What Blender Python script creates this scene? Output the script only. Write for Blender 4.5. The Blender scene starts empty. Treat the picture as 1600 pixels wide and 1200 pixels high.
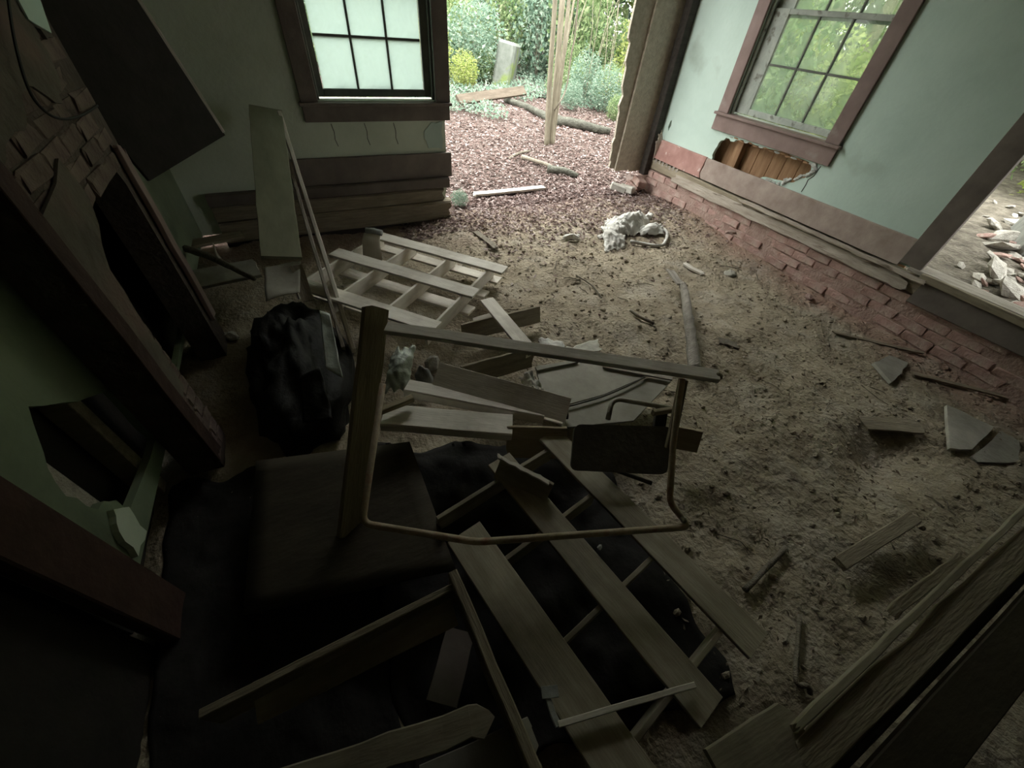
import bpy, bmesh, math, random
from mathutils import Vector, Matrix, noise
from mathutils.geometry import tessellate_polygon

random.seed(7)
S = bpy.context.scene
COL = S.collection
V = Vector

# ---------------------------------------------------------------- camera
PITCH, ROLL, YAW, FPX = 0.777021, 0.100979, 0.511194, 602.55
EYE = V((0.0, 0.0, 1.6))
_f = V((math.sin(YAW)*math.cos(PITCH), math.cos(YAW)*math.cos(PITCH), -math.sin(PITCH)))
_r = V((math.cos(YAW), -math.sin(YAW), 0.0))
_u = _r.cross(_f)
RIGHT = _r*math.cos(ROLL) + _u*math.sin(ROLL)
UP = -_r*math.sin(ROLL) + _u*math.cos(ROLL)
cam_d = bpy.data.cameras.new('camera')
cam_d.sensor_width = 36.0
cam_d.lens = FPX/1600*36
cam_d.clip_start = 0.02
cam_d.clip_end = 200
cam = bpy.data.objects.new('camera', cam_d)
COL.objects.link(cam)
cam.matrix_world = Matrix(((RIGHT.x, UP.x, -_f.x, EYE.x), (RIGHT.y, UP.y, -_f.y, EYE.y),
                           (RIGHT.z, UP.z, -_f.z, EYE.z), (0, 0, 0, 1)))
S.camera = cam

# ---------------------------------------------------------------- light: overcast sky only
w = bpy.data.worlds.new('overcast_sky')
S.world = w
w.use_nodes = True
bg = w.node_tree.nodes['Background']
# CIE overcast sky: zenith three times as bright as the horizon
_N, _L = w.node_tree.nodes, w.node_tree.links
_tc = _N.new('ShaderNodeTexCoord'); _sx = _N.new('ShaderNodeSeparateXYZ')
_L.new(_tc.outputs['Generated'], _sx.inputs[0])
_mr = _N.new('ShaderNodeMapRange'); _mr.inputs['To Min'].default_value = 0.55; _mr.inputs['To Max'].default_value = 1.65
_L.new(_sx.outputs['Z'], _mr.inputs['Value']); _L.new(_mr.outputs[0], bg.inputs['Strength'])
bg.inputs['Color'].default_value = (1.0, 1.0, 0.96, 1)
S.view_settings.view_transform = 'Standard'
S.view_settings.look = 'None'
S.view_settings.gamma = 1.0
S.view_settings.use_curve_mapping = False
S.view_settings.exposure = 3.1
S.cycles.use_denoising = True
S.cycles.max_bounces = 10
S.cycles.diffuse_bounces = 6
S.cycles.transparent_max_bounces = 16
S.cycles.sample_clamp_indirect = 6

# ---------------------------------------------------------------- measuring helpers (survey points of the place)
def ray(px, py):
    return RIGHT*((px-800)/FPX) - UP*((py-600)/FPX) + _f
def PZ(px, py, z=0.0):
    d = ray(px, py); return EYE + d*((z-EYE.z)/d.z)
def PX(px, py, x):
    d = ray(px, py); return EYE + d*((x-EYE.x)/d.x)
def PY(px, py, y):
    d = ray(px, py); return EYE + d*((y-EYE.y)/d.y)
def sm(a, b, t):
    t = max(0.0, min(1.0, (t-a)/(b-a))); return t*t*(3-2*t)
def nz(x, y, z=0.0, s=1.0):
    return noise.noise(V((x*s+13.7, y*s-4.1, z*s+2.3)))

def ground(x, y, fine=True):
    if x > 4.05 and y < 4.6:
        h = 0.15 + 0.03*(x-4.1)
        h = h*(1-sm(3.0, 4.6, y)) + 0.05*sm(3.0, 4.6, y)
    elif y > 4.1:
        h = 0.035*(y-4.3)
    else:
        h = -0.10*sm(3.6, 1.6, y) if y < 3.6 else 0.0
        h = -0.10*(1-sm(1.6, 3.6, y))
        h -= 0.10*(1-sm(0.3, 1.3, x))*(1-sm(3.6, 4.2, y)*0.3)
        h += 0.05*math.exp(-((x-2.3)**2+(y-1.6)**2)/0.5)
        h -= 0.10*math.exp(-((x-2.62)**2*14+(y-0.20)**2*40))
    if fine:
        h += 0.030*nz(x, y, 0, 1.7) + 0.018*nz(x, y, 3, 5.0) + 0.013*nz(x, y, 7, 13.0) + 0.009*nz(x, y, 9, 30.0)
    return h
def G(px, py, up=0.0):
    p = PZ(px, py, 0.0)
    for _ in range(6):
        p = PZ(px, py, ground(p.x, p.y)+up)
    return p

# ---------------------------------------------------------------- materials
def mat(name, stops, scale=4.0, stretch=(1, 1, 1), rough=0.85, bump=0.3, bscale=None, detail=6.0, coord='Object',
        spec=0.3, extra=None, dist=0.02, island=None):
    m = bpy.data.materials.new(name); m.use_nodes = True
    nt = m.node_tree; N = nt.nodes; L = nt.links
    b = N['Principled BSDF']
    b.inputs['Roughness'].default_value = rough
    b.inputs['Specular IOR Level'].default_value = spec
    tc = N.new('ShaderNodeTexCoord'); mp = N.new('ShaderNodeMapping')
    mp.inputs['Scale'].default_value = stretch
    L.new(tc.outputs[coord], mp.inputs['Vector'])
    n1 = N.new('ShaderNodeTexNoise'); n1.inputs['Scale'].default_value = scale
    n1.inputs['Detail'].default_value = detail; n1.inputs['Roughness'].default_value = 0.62
    L.new(mp.outputs[0], n1.inputs['Vector'])
    cr = N.new('ShaderNodeValToRGB')
    while len(cr.color_ramp.elements) < len(stops): cr.color_ramp.elements.new(0.5)
    for e, (p, c) in zip(cr.color_ramp.elements, stops):
        e.position = p; e.color = (*c, 1)
    L.new(n1.outputs['Fac'], cr.inputs['Fac'])
    out = cr.outputs['Color']
    if island:
        g = N.new('ShaderNodeNewGeometry'); hs = N.new('ShaderNodeHueSaturation')
        mr = N.new('ShaderNodeMapRange'); mr.inputs['To Min'].default_value = island[0]; mr.inputs['To Max'].default_value = island[1]
        L.new(g.outputs['Random Per Island'], mr.inputs['Value']); L.new(mr.outputs[0], hs.inputs['Value'])
        L.new(out, hs.inputs['Color']); out = hs.outputs['Color']
    oi = N.new('ShaderNodeObjectInfo'); hs2 = N.new('ShaderNodeHueSaturation')
    mr2 = N.new('ShaderNodeMapRange'); mr2.inputs['To Min'].default_value = 0.85; mr2.inputs['To Max'].default_value = 1.15
    L.new(oi.outputs['Random'], mr2.inputs['Value']); L.new(mr2.outputs[0], hs2.inputs['Value'])
    L.new(out, hs2.inputs['Color']); out = hs2.outputs['Color']
    if extra: out = extra(N, L, tc, out, n1)
    L.new(out, b.inputs['Base Color'])
    if bump:
        n2 = N.new('ShaderNodeTexNoise'); n2.inputs['Scale'].default_value = bscale or scale*4
        n2.inputs['Detail'].default_value = 8
        L.new(mp.outputs[0], n2.inputs['Vector'])
        bp = N.new('ShaderNodeBump'); bp.inputs['Strength'].default_value = bump; bp.inputs['Distance'].default_value = dist
        L.new(n2.outputs['Fac'], bp.inputs['Height']); L.new(bp.outputs[0], b.inputs['Normal'])
    return m

def stain(color, scale, lo, hi, st=(1, 1, 1), coord='Object'):
    def f(N, L, tc, out, n1):
        mp = N.new('ShaderNodeMapping'); mp.inputs['Scale'].default_value = st; mp.inputs['Location'].default_value = (3.1, 1.7, 5.9)
        L.new(tc.outputs[coord], mp.inputs['Vector'])
        n = N.new('ShaderNodeTexNoise'); n.inputs['Scale'].default_value = scale; n.inputs['Detail'].default_value = 7
        L.new(mp.outputs[0], n.inputs['Vector'])
        r = N.new('ShaderNodeMapRange'); r.inputs['From Min'].default_value = lo; r.inputs['From Max'].default_value = hi
        L.new(n.outputs['Fac'], r.inputs['Value'])
        mx = N.new('ShaderNodeMix'); mx.data_type = 'RGBA'
        L.new(r.outputs[0], mx.inputs['Factor']); L.new(out, mx.inputs['A']); mx.inputs['B'].default_value = (*color, 1)
        return mx.outputs['Result']
    return f

M = {}
GRAIN = (1.2, 9, 9)
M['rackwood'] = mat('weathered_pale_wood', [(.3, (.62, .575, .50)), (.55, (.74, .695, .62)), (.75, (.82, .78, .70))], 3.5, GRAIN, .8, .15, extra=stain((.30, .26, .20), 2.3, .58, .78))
M['oldwood'] = mat('weathered_brown_wood', [(.3, (.19, .16, .115)), (.55, (.28, .24, .175)), (.75, (.36, .315, .235))], 3.5, GRAIN, .85, .35)
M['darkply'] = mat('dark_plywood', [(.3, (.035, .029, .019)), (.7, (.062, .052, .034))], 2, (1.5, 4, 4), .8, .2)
M['painted_shade'] = mat('black_shade_paint', [(.3, (.014, .013, .012)), (.7, (.030, .028, .026))], 5, rough=.8, bump=.3, spec=.2)  # black that stands for floor shade, used on the added sheets
M['rackolive'] = mat('olive_brown_wood', [(.3, (.28, .245, .18)), (.55, (.39, .35, .265)), (.75, (.48, .435, .34))], 3.5, GRAIN, .85, .12, extra=stain((.13, .11, .08), 2.3, .54, .75))  # darker olive-brown version of the pale rack wood
M['olivewood'] = mat('olive_painted_wood', [(.3, (.20, .20, .135)), (.7, (.29, .29, .205))], 2, (1.5, 4, 4), .85, .08)
M['darkplank'] = mat('dark_wet_plank', [(.3, (.07, .055, .04)), (.7, (.13, .105, .08))], 3, GRAIN, .85, .3)
M['darkwood'] = mat('dark_stained_wood', [(.3, (.030, .026, .022)), (.7, (.060, .052, .045))], 3, GRAIN, .7, .2)
M['postwood'] = mat('post_wood', [(.3, (.21, .17, .11)), (.7, (.33, .275, .19))], 3, GRAIN, .8, .35)
M['greywood'] = mat('grey_weathered_wood', [(.3, (.26, .235, .205)), (.55, (.38, .345, .30)), (.8, (.50, .46, .40))], 3, GRAIN, .9, .5)
M['silltan'] = mat('tan_weathered_sill', [(.3, (.30, .25, .20)), (.5, (.44, .385, .32)), (.75, (.56, .50, .43))], 3, GRAIN, .9, .6, extra=stain((.13, .10, .075), 3.0, .60, .68, (1, 6, 6)))
M['sheath'] = mat('sheathing_boards', [(.3, (.27, .15, .08)), (.55, (.40, .24, .135)), (.8, (.52, .34, .2))], 2.5, (9, 9, 1.2), .85, .3)
M['cornerwood'] = mat('corner_boards', [(.3, (.40, .355, .285)), (.55, (.52, .47, .385)), (.8, (.62, .565, .48))], 2.2, (9, 9, 1.0), .85, .4)
M['trim'] = mat('brown_trim_paint', [(.3, (.20, .14, .125)), (.7, (.29, .215, .195))], 5, rough=.6, bump=.12, extra=stain((.32, .27, .24), 7, .60, .72))
M['trim_dark'] = mat('dark_brown_trim_paint', [(.3, (.125, .105, .092)), (.7, (.20, .17, .148))], 5, rough=.6, bump=.12)
M['trim_redbrown'] = mat('dark_red_brown_paint', [(.3, (.035, .018, .014)), (.7, (.065, .035, .028))], 6, rough=.8, bump=.3)  # near-black red-brown paint for casing, surround board and plank
M['redpaint'] = mat('dusty_red_paint', [(.3, (.31, .165, .145)), (.6, (.42, .245, .215)), (.8, (.52, .37, .33))], 6, rough=.75, bump=.15, extra=stain((.75, .68, .64), 14, .66, .70, (1, 1, .35)))
M['dustpaint'] = mat('dusty_grey_brown_paint', [(.3, (.27, .21, .18)), (.7, (.42, .35, .31))], 6, rough=.9, bump=.2)
M['sash'] = mat('sash_paint', [(.3, (.10, .11, .095)), (.7, (.19, .20, .175))], 8, rough=.7, bump=.15)
M['sash_pale'] = mat('pale_sash_paint', [(.3, (.34, .38, .34)), (.7, (.52, .56, .50))], 9, rough=.7, bump=.2, extra=stain((.16, .16, .13), 14, .58, .68))
M['plaster'] = mat('pale_green_plaster', [(.25, (.44, .57, .51)), (.5, (.52, .655, .59)), (.8, (.60, .735, .67))], 1.6, rough=.9, bump=.08, bscale=30,
                   extra=stain((.30, .36, .29), 1.4, .60, .78, (1, 1, .5)))
M['plaster_dim'] = mat('dull_green_plaster', [(.25, (.47, .53, .43)), (.5, (.56, .62, .51)), (.8, (.64, .70, .59))], 1.8, rough=.9, bump=.12, bscale=30,
                       extra=stain((.36, .40, .31), 1.3, .58, .78, (1, 1, .4)))
M['plaster_shaded'] = mat('shaded_green_plaster', [(.25, (.15, .185, .125)), (.5, (.21, .255, .175)), (.8, (.27, .32, .225))], 1.8, rough=.9, bump=.15, bscale=30, extra=stain((.06, .07, .05), 1.6, .55, .75, (1, 1, .5)))  # same wall green darkened, the left side's shade put into the colour
M['plaster_raw'] = mat('broken_plaster_edge', [(.3, (.60, .62, .58)), (.7, (.80, .82, .78))], 16, rough=.95, bump=.6)
M['plaster_chunk'] = mat('fallen_plaster', [(.3, (.30, .285, .24)), (.7, (.48, .465, .40))], 6, rough=.95, bump=.3)
M['soot'] = mat('sooty_plaster', [(.3, (.075, .066, .054)), (.55, (.115, .10, .082)), (.8, (.16, .135, .11))], 5, rough=.95, bump=.5, extra=stain((.15, .105, .09), 3, .55, .7))
M['brick'] = mat('dusty_red_brick', [(.3, (.33, .205, .175)), (.55, (.43, .285, .25)), (.8, (.52, .38, .335))], 9, rough=.95, bump=.6, coord='Object', extra=stain((.50, .40, .345), 4, .48, .66))
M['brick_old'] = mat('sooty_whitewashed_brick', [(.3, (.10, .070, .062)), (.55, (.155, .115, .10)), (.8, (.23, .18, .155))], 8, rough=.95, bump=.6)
M['mortar'] = mat('crumbling_mortar', [(.3, (.32, .21, .18)), (.7, (.46, .34, .29))], 12, rough=1, bump=.6)
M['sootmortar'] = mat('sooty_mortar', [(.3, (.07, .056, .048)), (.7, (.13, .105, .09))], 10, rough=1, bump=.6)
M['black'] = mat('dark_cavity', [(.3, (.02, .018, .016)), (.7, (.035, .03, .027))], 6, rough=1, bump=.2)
M['tubemetal'] = mat('rusty_tan_metal', [(.35, (.30, .235, .16)), (.55, (.42, .34, .24)), (.7, (.30, .14, .08))], 14, rough=.55, bump=.2, spec=.5)
M['tubeworn'] = mat('worn_grey_metal', [(.35, (.24, .22, .17)), (.7, (.40, .37, .30))], 14, rough=.45, bump=.2, spec=.6)
M['darkmetal'] = mat('dark_metal', [(.35, (.085, .078, .062)), (.7, (.14, .13, .105))], 9, rough=.6, bump=.2)
M['panel'] = mat('dusty_grey_panel', [(.3, (.24, .225, .185)), (.6, (.36, .34, .285)), (.8, (.46, .435, .37))], 4, rough=.7, bump=.15)
M['plastic'] = mat('clouded_plastic', [(.3, (.24, .27, .23)), (.7, (.42, .46, .40))], 9, rough=.35, bump=.3, spec=.6)
M['blackbag'] = mat('black_plastic', [(.3, (.010, .010, .009)), (.7, (.020, .020, .018))], 9, rough=.7, bump=.3, spec=.25)
M['cloth'] = mat('dirty_white_cloth', [(.3, (.42, .40, .36)), (.55, (.62, .61, .56)), (.8, (.80, .80, .75))], 8, rough=.95, bump=.4)
M['card'] = mat('tan_cardboard', [(.3, (.40, .36, .28)), (.7, (.54, .50, .40))], 5, rough=.8, bump=.1)
M['tin'] = mat('grey_tin', [(.3, (.20, .21, .20)), (.7, (.36, .37, .35))], 8, rough=.5, bump=.3)
M['bark'] = mat('pale_bark', [(.3, (.19, .17, .125)), (.55, (.29, .26, .195)), (.8, (.38, .35, .275))], 5, (8, 8, 1), .95, .5)
M['log'] = mat('mossy_log_bark', [(.3, (.05, .05, .04)), (.6, (.11, .11, .09)), (.8, (.22, .235, .19))], 9, rough=1, bump=.8)
M['stick'] = mat('grey_stick', [(.3, (.15, .13, .10)), (.7, (.28, .25, .20))], 5, (8, 8, 2), .95, .5)
M['stone'] = mat('mossy_stone', [(.3, (.11, .125, .105)), (.55, (.17, .185, .165)), (.8, (.24, .25, .235))], 4, rough=1, bump=.5, extra=stain((.17, .22, .08), 2.0, .52, .62))
M['rubble'] = mat('pale_rubble', [(.3, (.30, .28, .24)), (.55, (.48, .46, .41)), (.8, (.70, .69, .64))], 4, rough=1, bump=.6)
M['wire'] = mat('black_cable', [(.3, (.012, .011, .010)), (.7, (.02, .02, .018))], 9, rough=.6, bump=0)

def dirt_extra(N, L, tc, out, n1):
    # red brick dust lies along the foot of the right-hand foundation; leaf mould by the opening
    sx = N.new('ShaderNodeSeparateXYZ'); L.new(tc.outputs['Object'], sx.inputs[0])
    n = N.new('ShaderNodeTexNoise'); n.inputs['Scale'].default_value = 2.2; n.inputs['Detail'].default_value = 6
    L.new(tc.outputs['Object'], n.inputs['Vector'])
    a = N.new('ShaderNodeMath'); a.operation = 'MULTIPLY_ADD'; a.inputs[1].default_value = 0.9
    L.new(n.outputs['Fac'], a.inputs[0]); L.new(sx.outputs['X'], a.inputs[2])
    r = N.new('ShaderNodeMapRange'); r.inputs['From Min'].default_value = 3.95; r.inputs['From Max'].default_value = 4.5
    r.inputs['To Max'].default_value = 0.55
    L.new(a.outputs[0], r.inputs['Value'])
    mx = N.new('ShaderNodeMix'); mx.data_type = 'RGBA'; L.new(r.outputs[0], mx.inputs['Factor']); L.new(out, mx.inputs['A'])
    mx.inputs['B'].default_value = (.36, .20, .17, 1)
    b = N.new('ShaderNodeMath'); b.operation = 'MULTIPLY_ADD'; b.inputs[1].default_value = 1.4
    L.new(n.outputs['Fac'], b.inputs[0]); L.new(sx.outputs['Y'], b.inputs[2])
    r2 = N.new('ShaderNodeMapRange'); r2.inputs['From Min'].default_value = 3.9; r2.inputs['From Max'].default_value = 4.9
    L.new(b.outputs[0], r2.inputs['Value'])
    mx2 = N.new('ShaderNodeMix'); mx2.data_type = 'RGBA'; L.new(r2.outputs[0], mx2.inputs['Factor']); L.new(mx.outputs['Result'], mx2.inputs['A'])
    mx2.inputs['B'].default_value = (.25, .17, .145, 1)
    n3 = N.new('ShaderNodeTexNoise'); n3.inputs['Scale'].default_value = 3.1; n3.inputs['Detail'].default_value = 9; n3.inputs['Roughness'].default_value = .7
    L.new(tc.outputs['Object'], n3.inputs['Vector'])
    r3 = N.new('ShaderNodeMapRange'); r3.inputs['From Min'].default_value = .5; r3.inputs['From Max'].default_value = .66; r3.inputs['To Max'].default_value = .6
    L.new(n3.outputs['Fac'], r3.inputs['Value'])
    mx3 = N.new('ShaderNodeMix'); mx3.data_type = 'RGBA'; L.new(r3.outputs[0], mx3.inputs['Factor']); L.new(mx2.outputs['Result'], mx3.inputs['A'])
    mx3.inputs['B'].default_value = (.43, .39, .325, 1)
    return mx3.outputs['Result']
M['dirt'] = mat('dry_dirt', [(.28, (.20, .165, .115)), (.5, (.30, .255, .185)), (.75, (.40, .35, .26))], 5, rough=1, bump=.7, bscale=38, dist=.03, extra=dirt_extra)
M['soil'] = mat('forest_soil', [(.3, (.07, .05, .043)), (.5, (.11, .082, .072)), (.75, (.16, .125, .11))], 14, rough=1, bump=.8, bscale=45, dist=.04)

def leaf_mat(name, stops, transl=0.45):
    m = bpy.data.materials.new(name); m.use_nodes = True
    nt = m.node_tree; N = nt.nodes; L = nt.links; N.clear()
    o = N.new('ShaderNodeOutputMaterial'); g = N.new('ShaderNodeNewGeometry'); cr = N.new('ShaderNodeValToRGB')
    while len(cr.color_ramp.elements) < len(stops): cr.color_ramp.elements.new(0.5)
    for e, (p, c) in zip(cr.color_ramp.elements, stops): e.position = p; e.color = (*c, 1)
    L.new(g.outputs['Random Per Island'], cr.inputs['Fac'])
    d = N.new('ShaderNodeBsdfDiffuse'); t = N.new('ShaderNodeBsdfTranslucent'); mx = N.new('ShaderNodeMixShader')
    mx.inputs[0].default_value = transl
    L.new(cr.outputs[0], d.inputs[0]); L.new(cr.outputs[0], t.inputs[0])
    L.new(d.outputs[0], mx.inputs[1]); L.new(t.outputs[0], mx.inputs[2]); L.new(mx.outputs[0], o.inputs[0])
    return m
M['rubblesoil'] = mat('rubble_soil', [(.3, (.07, .062, .05)), (.5, (.13, .115, .09)), (.75, (.22, .20, .165))], 9, rough=1, bump=.9, bscale=30, dist=.05)
M['leaf_a'] = leaf_mat('fresh_green_leaves', [(0, (.15, .24, .11)), (.5, (.25, .34, .17)), (1, (.42, .48, .28))])
M['leaf_b'] = leaf_mat('blue_green_leaves', [(0, (.16, .25, .19)), (.6, (.26, .36, .28)), (1, (.44, .52, .42))])
M['leaf_c'] = leaf_mat('yellow_green_leaves', [(0, (.24, .31, .08)), (.6, (.38, .44, .16)), (1, (.54, .56, .26))])
M['litter'] = leaf_mat('fallen_leaves', [(0, (.085, .055, .048)), (.35, (.16, .112, .10)), (.7, (.27, .205, .19)), (1, (.48, .41, .39))], .12)
M['litter_dry'] = leaf_mat('dry_leaf_crumbs', [(0, (.17, .14, .105)), (.5, (.26, .215, .165)), (1, (.44, .39, .32))], .1)

def glass_mat(name, film, tint, lo, hi):
    m = bpy.data.materials.new(name); m.use_nodes = True
    nt = m.node_tree; N = nt.nodes; L = nt.links; N.clear()
    o = N.new('ShaderNodeOutputMaterial'); tr = N.new('ShaderNodeBsdfTransparent'); tr.inputs[0].default_value = (*tint, 1)
    d = N.new('ShaderNodeBsdfTranslucent'); d.inputs[0].default_value = (*film, 1)
    df = N.new('ShaderNodeBsdfDiffuse'); df.inputs[0].default_value = (*film, 1)
    md = N.new('ShaderNodeMixShader'); md.inputs[0].default_value = .85
    L.new(df.outputs[0], md.inputs[1]); L.new(d.outputs[0], md.inputs[2])
    tc = N.new('ShaderNodeTexCoord'); n = N.new('ShaderNodeTexNoise'); n.inputs['Scale'].default_value = 5; n.inputs['Detail'].default_value = 8
    n.inputs['Distortion'].default_value = 1.2
    L.new(tc.outputs['Object'], n.inputs['Vector'])
    r = N.new('ShaderNodeMapRange'); r.inputs['From Min'].default_value = .3; r.inputs['From Max'].default_value = .7
    r.inputs['To Min'].default_value = lo; r.inputs['To Max'].default_value = hi
    L.new(n.outputs['Fac'], r.inputs['Value'])
    mx = N.new('ShaderNodeMixShader'); L.new(r.outputs[0], mx.inputs[0]); L.new(tr.outputs[0], mx.inputs[1]); L.new(md.outputs[0], mx.inputs[2])
    gl = N.new('ShaderNodeBsdfGlossy'); gl.inputs['Roughness'].default_value = .08
    m2 = N.new('ShaderNodeMixShader'); m2.inputs[0].default_value = .03
    L.new(mx.outputs[0], m2.inputs[1]); L.new(gl.outputs[0], m2.inputs[2]); L.new(m2.outputs[0], o.inputs[0])
    return m
M['glass_front'] = glass_mat('filmed_window_glass', (.52, .60, .565), (.70, .75, .72), .66, .94)
M['glass_right'] = glass_mat('dusty_window_glass', (.46, .56, .49), (.88, .95, .86), .22, .55)

# ---------------------------------------------------------------- object helpers
def put(name, me, m, parent=None, mw=None, **props):
    o = bpy.data.objects.new(name, me)
    COL.objects.link(o)
    if m is not None and me is not None and len(me.materials) == 0: me.materials.append(m)
    if parent is not None:
        o.parent = parent
        o.matrix_parent_inverse = ABS[parent.name].inverted()
    mw = mw if mw is not None else Matrix.Identity(4)
    o.matrix_basis = mw
    ABS[o.name] = mw.copy()
    for k, v in props.items(): o[k] = v
    return o
ABS = {}
def thing(name, loc, label=None, category=None, group=None, kind=None):
    p = {}
    if label: p['label'] = label
    if category: p['category'] = category
    if group: p['group'] = group
    if kind: p['kind'] = kind
    return put(name, None, None, None, Matrix.Translation(loc), **p)
def mesh(name, vs, fs, smooth=False):
    me = bpy.data.meshes.new(name)
    me.from_pydata([tuple(v) for v in vs], [], fs)
    me.update()
    if smooth: me.polygons.foreach_set('use_smooth', [True]*len(me.polygons))
    return me
def fixn(me):
    bm = bmesh.new(); bm.from_mesh(me); bmesh.ops.recalc_face_normals(bm, faces=bm.faces[:]); bm.to_mesh(me); bm.free()
    return me

def basis(p0, p1, n):
    d = (p1-p0).normalized(); n = V(n)
    wv = n.cross(d).normalized(); n2 = d.cross(wv).normalized()
    c = (p0+p1)/2
    return Matrix(((d.x, wv.x, n2.x, c.x), (d.y, wv.y, n2.y, c.y), (d.z, wv.z, n2.z, c.z), (0, 0, 0, 1)))

def board_me(L, wd, t, seg=6, wob=0.002, rag0=0.0, rag1=0.0, ragside=0.0, seed=0, taper=1.0):
    """plank along local X, width local Y, thickness local Z, chamfered, with worn or ragged ends"""
    rnd = random.Random(seed*7919+int(L*1000))
    nw = 4 if (rag0 or rag1) else 1
    c = min(t, wd)*0.12
    vs = []; fs = []
    # cross-section ring, width subdivided so that ends can be ragged
    ring = []
    for k in range(nw+1): ring.append((-wd/2+c+(wd-2*c)*k/nw, t/2))
    ring.append((wd/2, t/2-c)); ring.append((wd/2, -t/2+c))
    for k in range(nw, -1, -1): ring.append((-wd/2+c+(wd-2*c)*k/nw, -t/2))
    ring.append((-wd/2, -t/2+c)); ring.append((-wd/2, t/2-c))
    R_ = len(ring)
    e0 = [rnd.uniform(0, rag0) for _ in range(nw+3)]
    e1 = [rnd.uniform(0, rag1) for _ in range(nw+3)]
    for i in range(seg+1):
        u = i/seg; oy = rnd.uniform(-wob, wob); oz = rnd.uniform(-wob, wob)*.6
        sr = rnd.uniform(0, ragside) if ragside else 0
        for (y, z) in ring:
            k = min(nw+2, int((y+wd/2)/wd*(nw+2)))
            x = -L/2+L*u
            if i == 0: x += e0[k]
            if i == seg: x -= e1[k]
            yy = y*(1+(taper-1)*u)
            if ragside and y > wd*.3: yy -= sr
            vs.append((x, yy+oy, z+oz))
    for i in range(seg):
        for k in range(R_):
            a = i*R_+k; b = i*R_+(k+1) % R_
            fs.append((a, a+R_, b+R_, b))
    fs.append(tuple(range(R_))); fs.append(tuple(reversed(range(seg*R_, seg*R_+R_))))
    return fixn(mesh('board', vs, fs))
_bs = [0]
def board(name, p0, p1, wd, t, n=(0, 0, 1), m='rackwood', parent=None, seg=5, wob=.0015, rag0=0, rag1=0, ragside=0, taper=1.0, **props):
    p0 = V(p0); p1 = V(p1); _bs[0] += 1
    me = board_me((p1-p0).length, wd, t, seg, wob, rag0, rag1, ragside, _bs[0], taper)
    return put(name, me, M[m], parent, basis(p0, p1, n), **props)

def box_me(x0, x1, y0, y1, z0, z1, bev=0.0):
    bm = bmesh.new(); bmesh.ops.create_cube(bm, size=1)
    for v in bm.verts: v.co = V(((x0+x1)/2+v.co.x*(x1-x0), (y0+y1)/2+v.co.y*(y1-y0), (z0+z1)/2+v.co.z*(z1-z0)))
    if bev: bmesh.ops.bevel(bm, geom=bm.edges[:], offset=bev, segments=1, affect='EDGES')
    me = bpy.data.meshes.new('box'); bm.to_mesh(me); bm.free(); return me
def box(name, x0, x1, y0, y1, z0, z1, m, parent=None, bev=.004, **props):
    c = V(((x0+x1)/2, (y0+y1)/2, (z0+z1)/2))
    me = box_me(x0-c.x, x1-c.x, y0-c.y, y1-c.y, z0-c.z, z1-c.z, bev)
    return put(name, me, M[m], parent, Matrix.Translation(c), **props)

def smooth_path(pts, n=6):
    pts = [V(p) for p in pts]
    if len(pts) < 3: return pts
    out = []
    P = [pts[0]]+pts+[pts[-1]]
    for i in range(1, len(P)-2):
        a, b, c, d = P[i-1], P[i], P[i+1], P[i+2]
        for k in range(n):
            t = k/n
            out.append(.5*((2*b)+(c-a)*t+(2*a-5*b+4*c-d)*t*t+(3*b-a-3*c+d)*t**3))
    out.append(pts[-1]); return out
def fillet(pts, r, n=5):
    pts = [V(p) for p in pts]; out = [pts[0]]
    for i in range(1, len(pts)-1):
        a = (pts[i-1]-pts[i]); b = (pts[i+1]-pts[i]); k = min(r, a.length*.45, b.length*.45)
        s = pts[i]+a.normalized()*k; e = pts[i]+b.normalized()*k
        for j in range(n+1):
            t = j/n; out.append(s*(1-t)**2+pts[i]*2*t*(1-t)+e*t*t)
    out.append(pts[-1]); return out
def tube_me(path, rad, sides=10, off=V((0, 0, 0)), wob=0.0, seed=0):
    rnd = random.Random(seed); vs = []; fs = []; n = len(path)
    rads = rad if isinstance(rad, (list, tuple)) else None
    pu = None
    for i, p in enumerate(path):
        d = (path[min(i+1, n-1)]-path[max(i-1, 0)]).normalized()
        if pu is None:
            pu = d.cross(V((0, 0, 1)) if abs(d.z) < .9 else V((1, 0, 0))).normalized()
        pu = (pu-d*pu.dot(d)).normalized(); pv = d.cross(pu)
        r = (rads[0]+(rads[1]-rads[0])*i/(n-1)) if rads else rad
        for k in range(sides):
            a = 2*math.pi*k/sides; rr = r*(1+rnd.uniform(-wob, wob))
            vs.append(p-off+pu*math.cos(a)*rr+pv*math.sin(a)*rr)
    for i in range(n-1):
        for k in range(sides):
            fs.append((i*sides+k, i*sides+(k+1) % sides, (i+1)*sides+(k+1) % sides, (i+1)*sides+k))
    fs.append(tuple(reversed(range(sides)))); fs.append(tuple(range((n-1)*sides, n*sides)))
    return fixn(mesh('tube', vs, fs, sides > 6))
def tube(name, path, rad, m, parent=None, sides=10, wob=0.0, seed=0, **props):
    path = [V(p) for p in path]; off = path[0].copy()
    return put(name, tube_me(path, rad, sides, off, wob, seed), M[m], parent, Matrix.Translation(off), **props)

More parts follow.
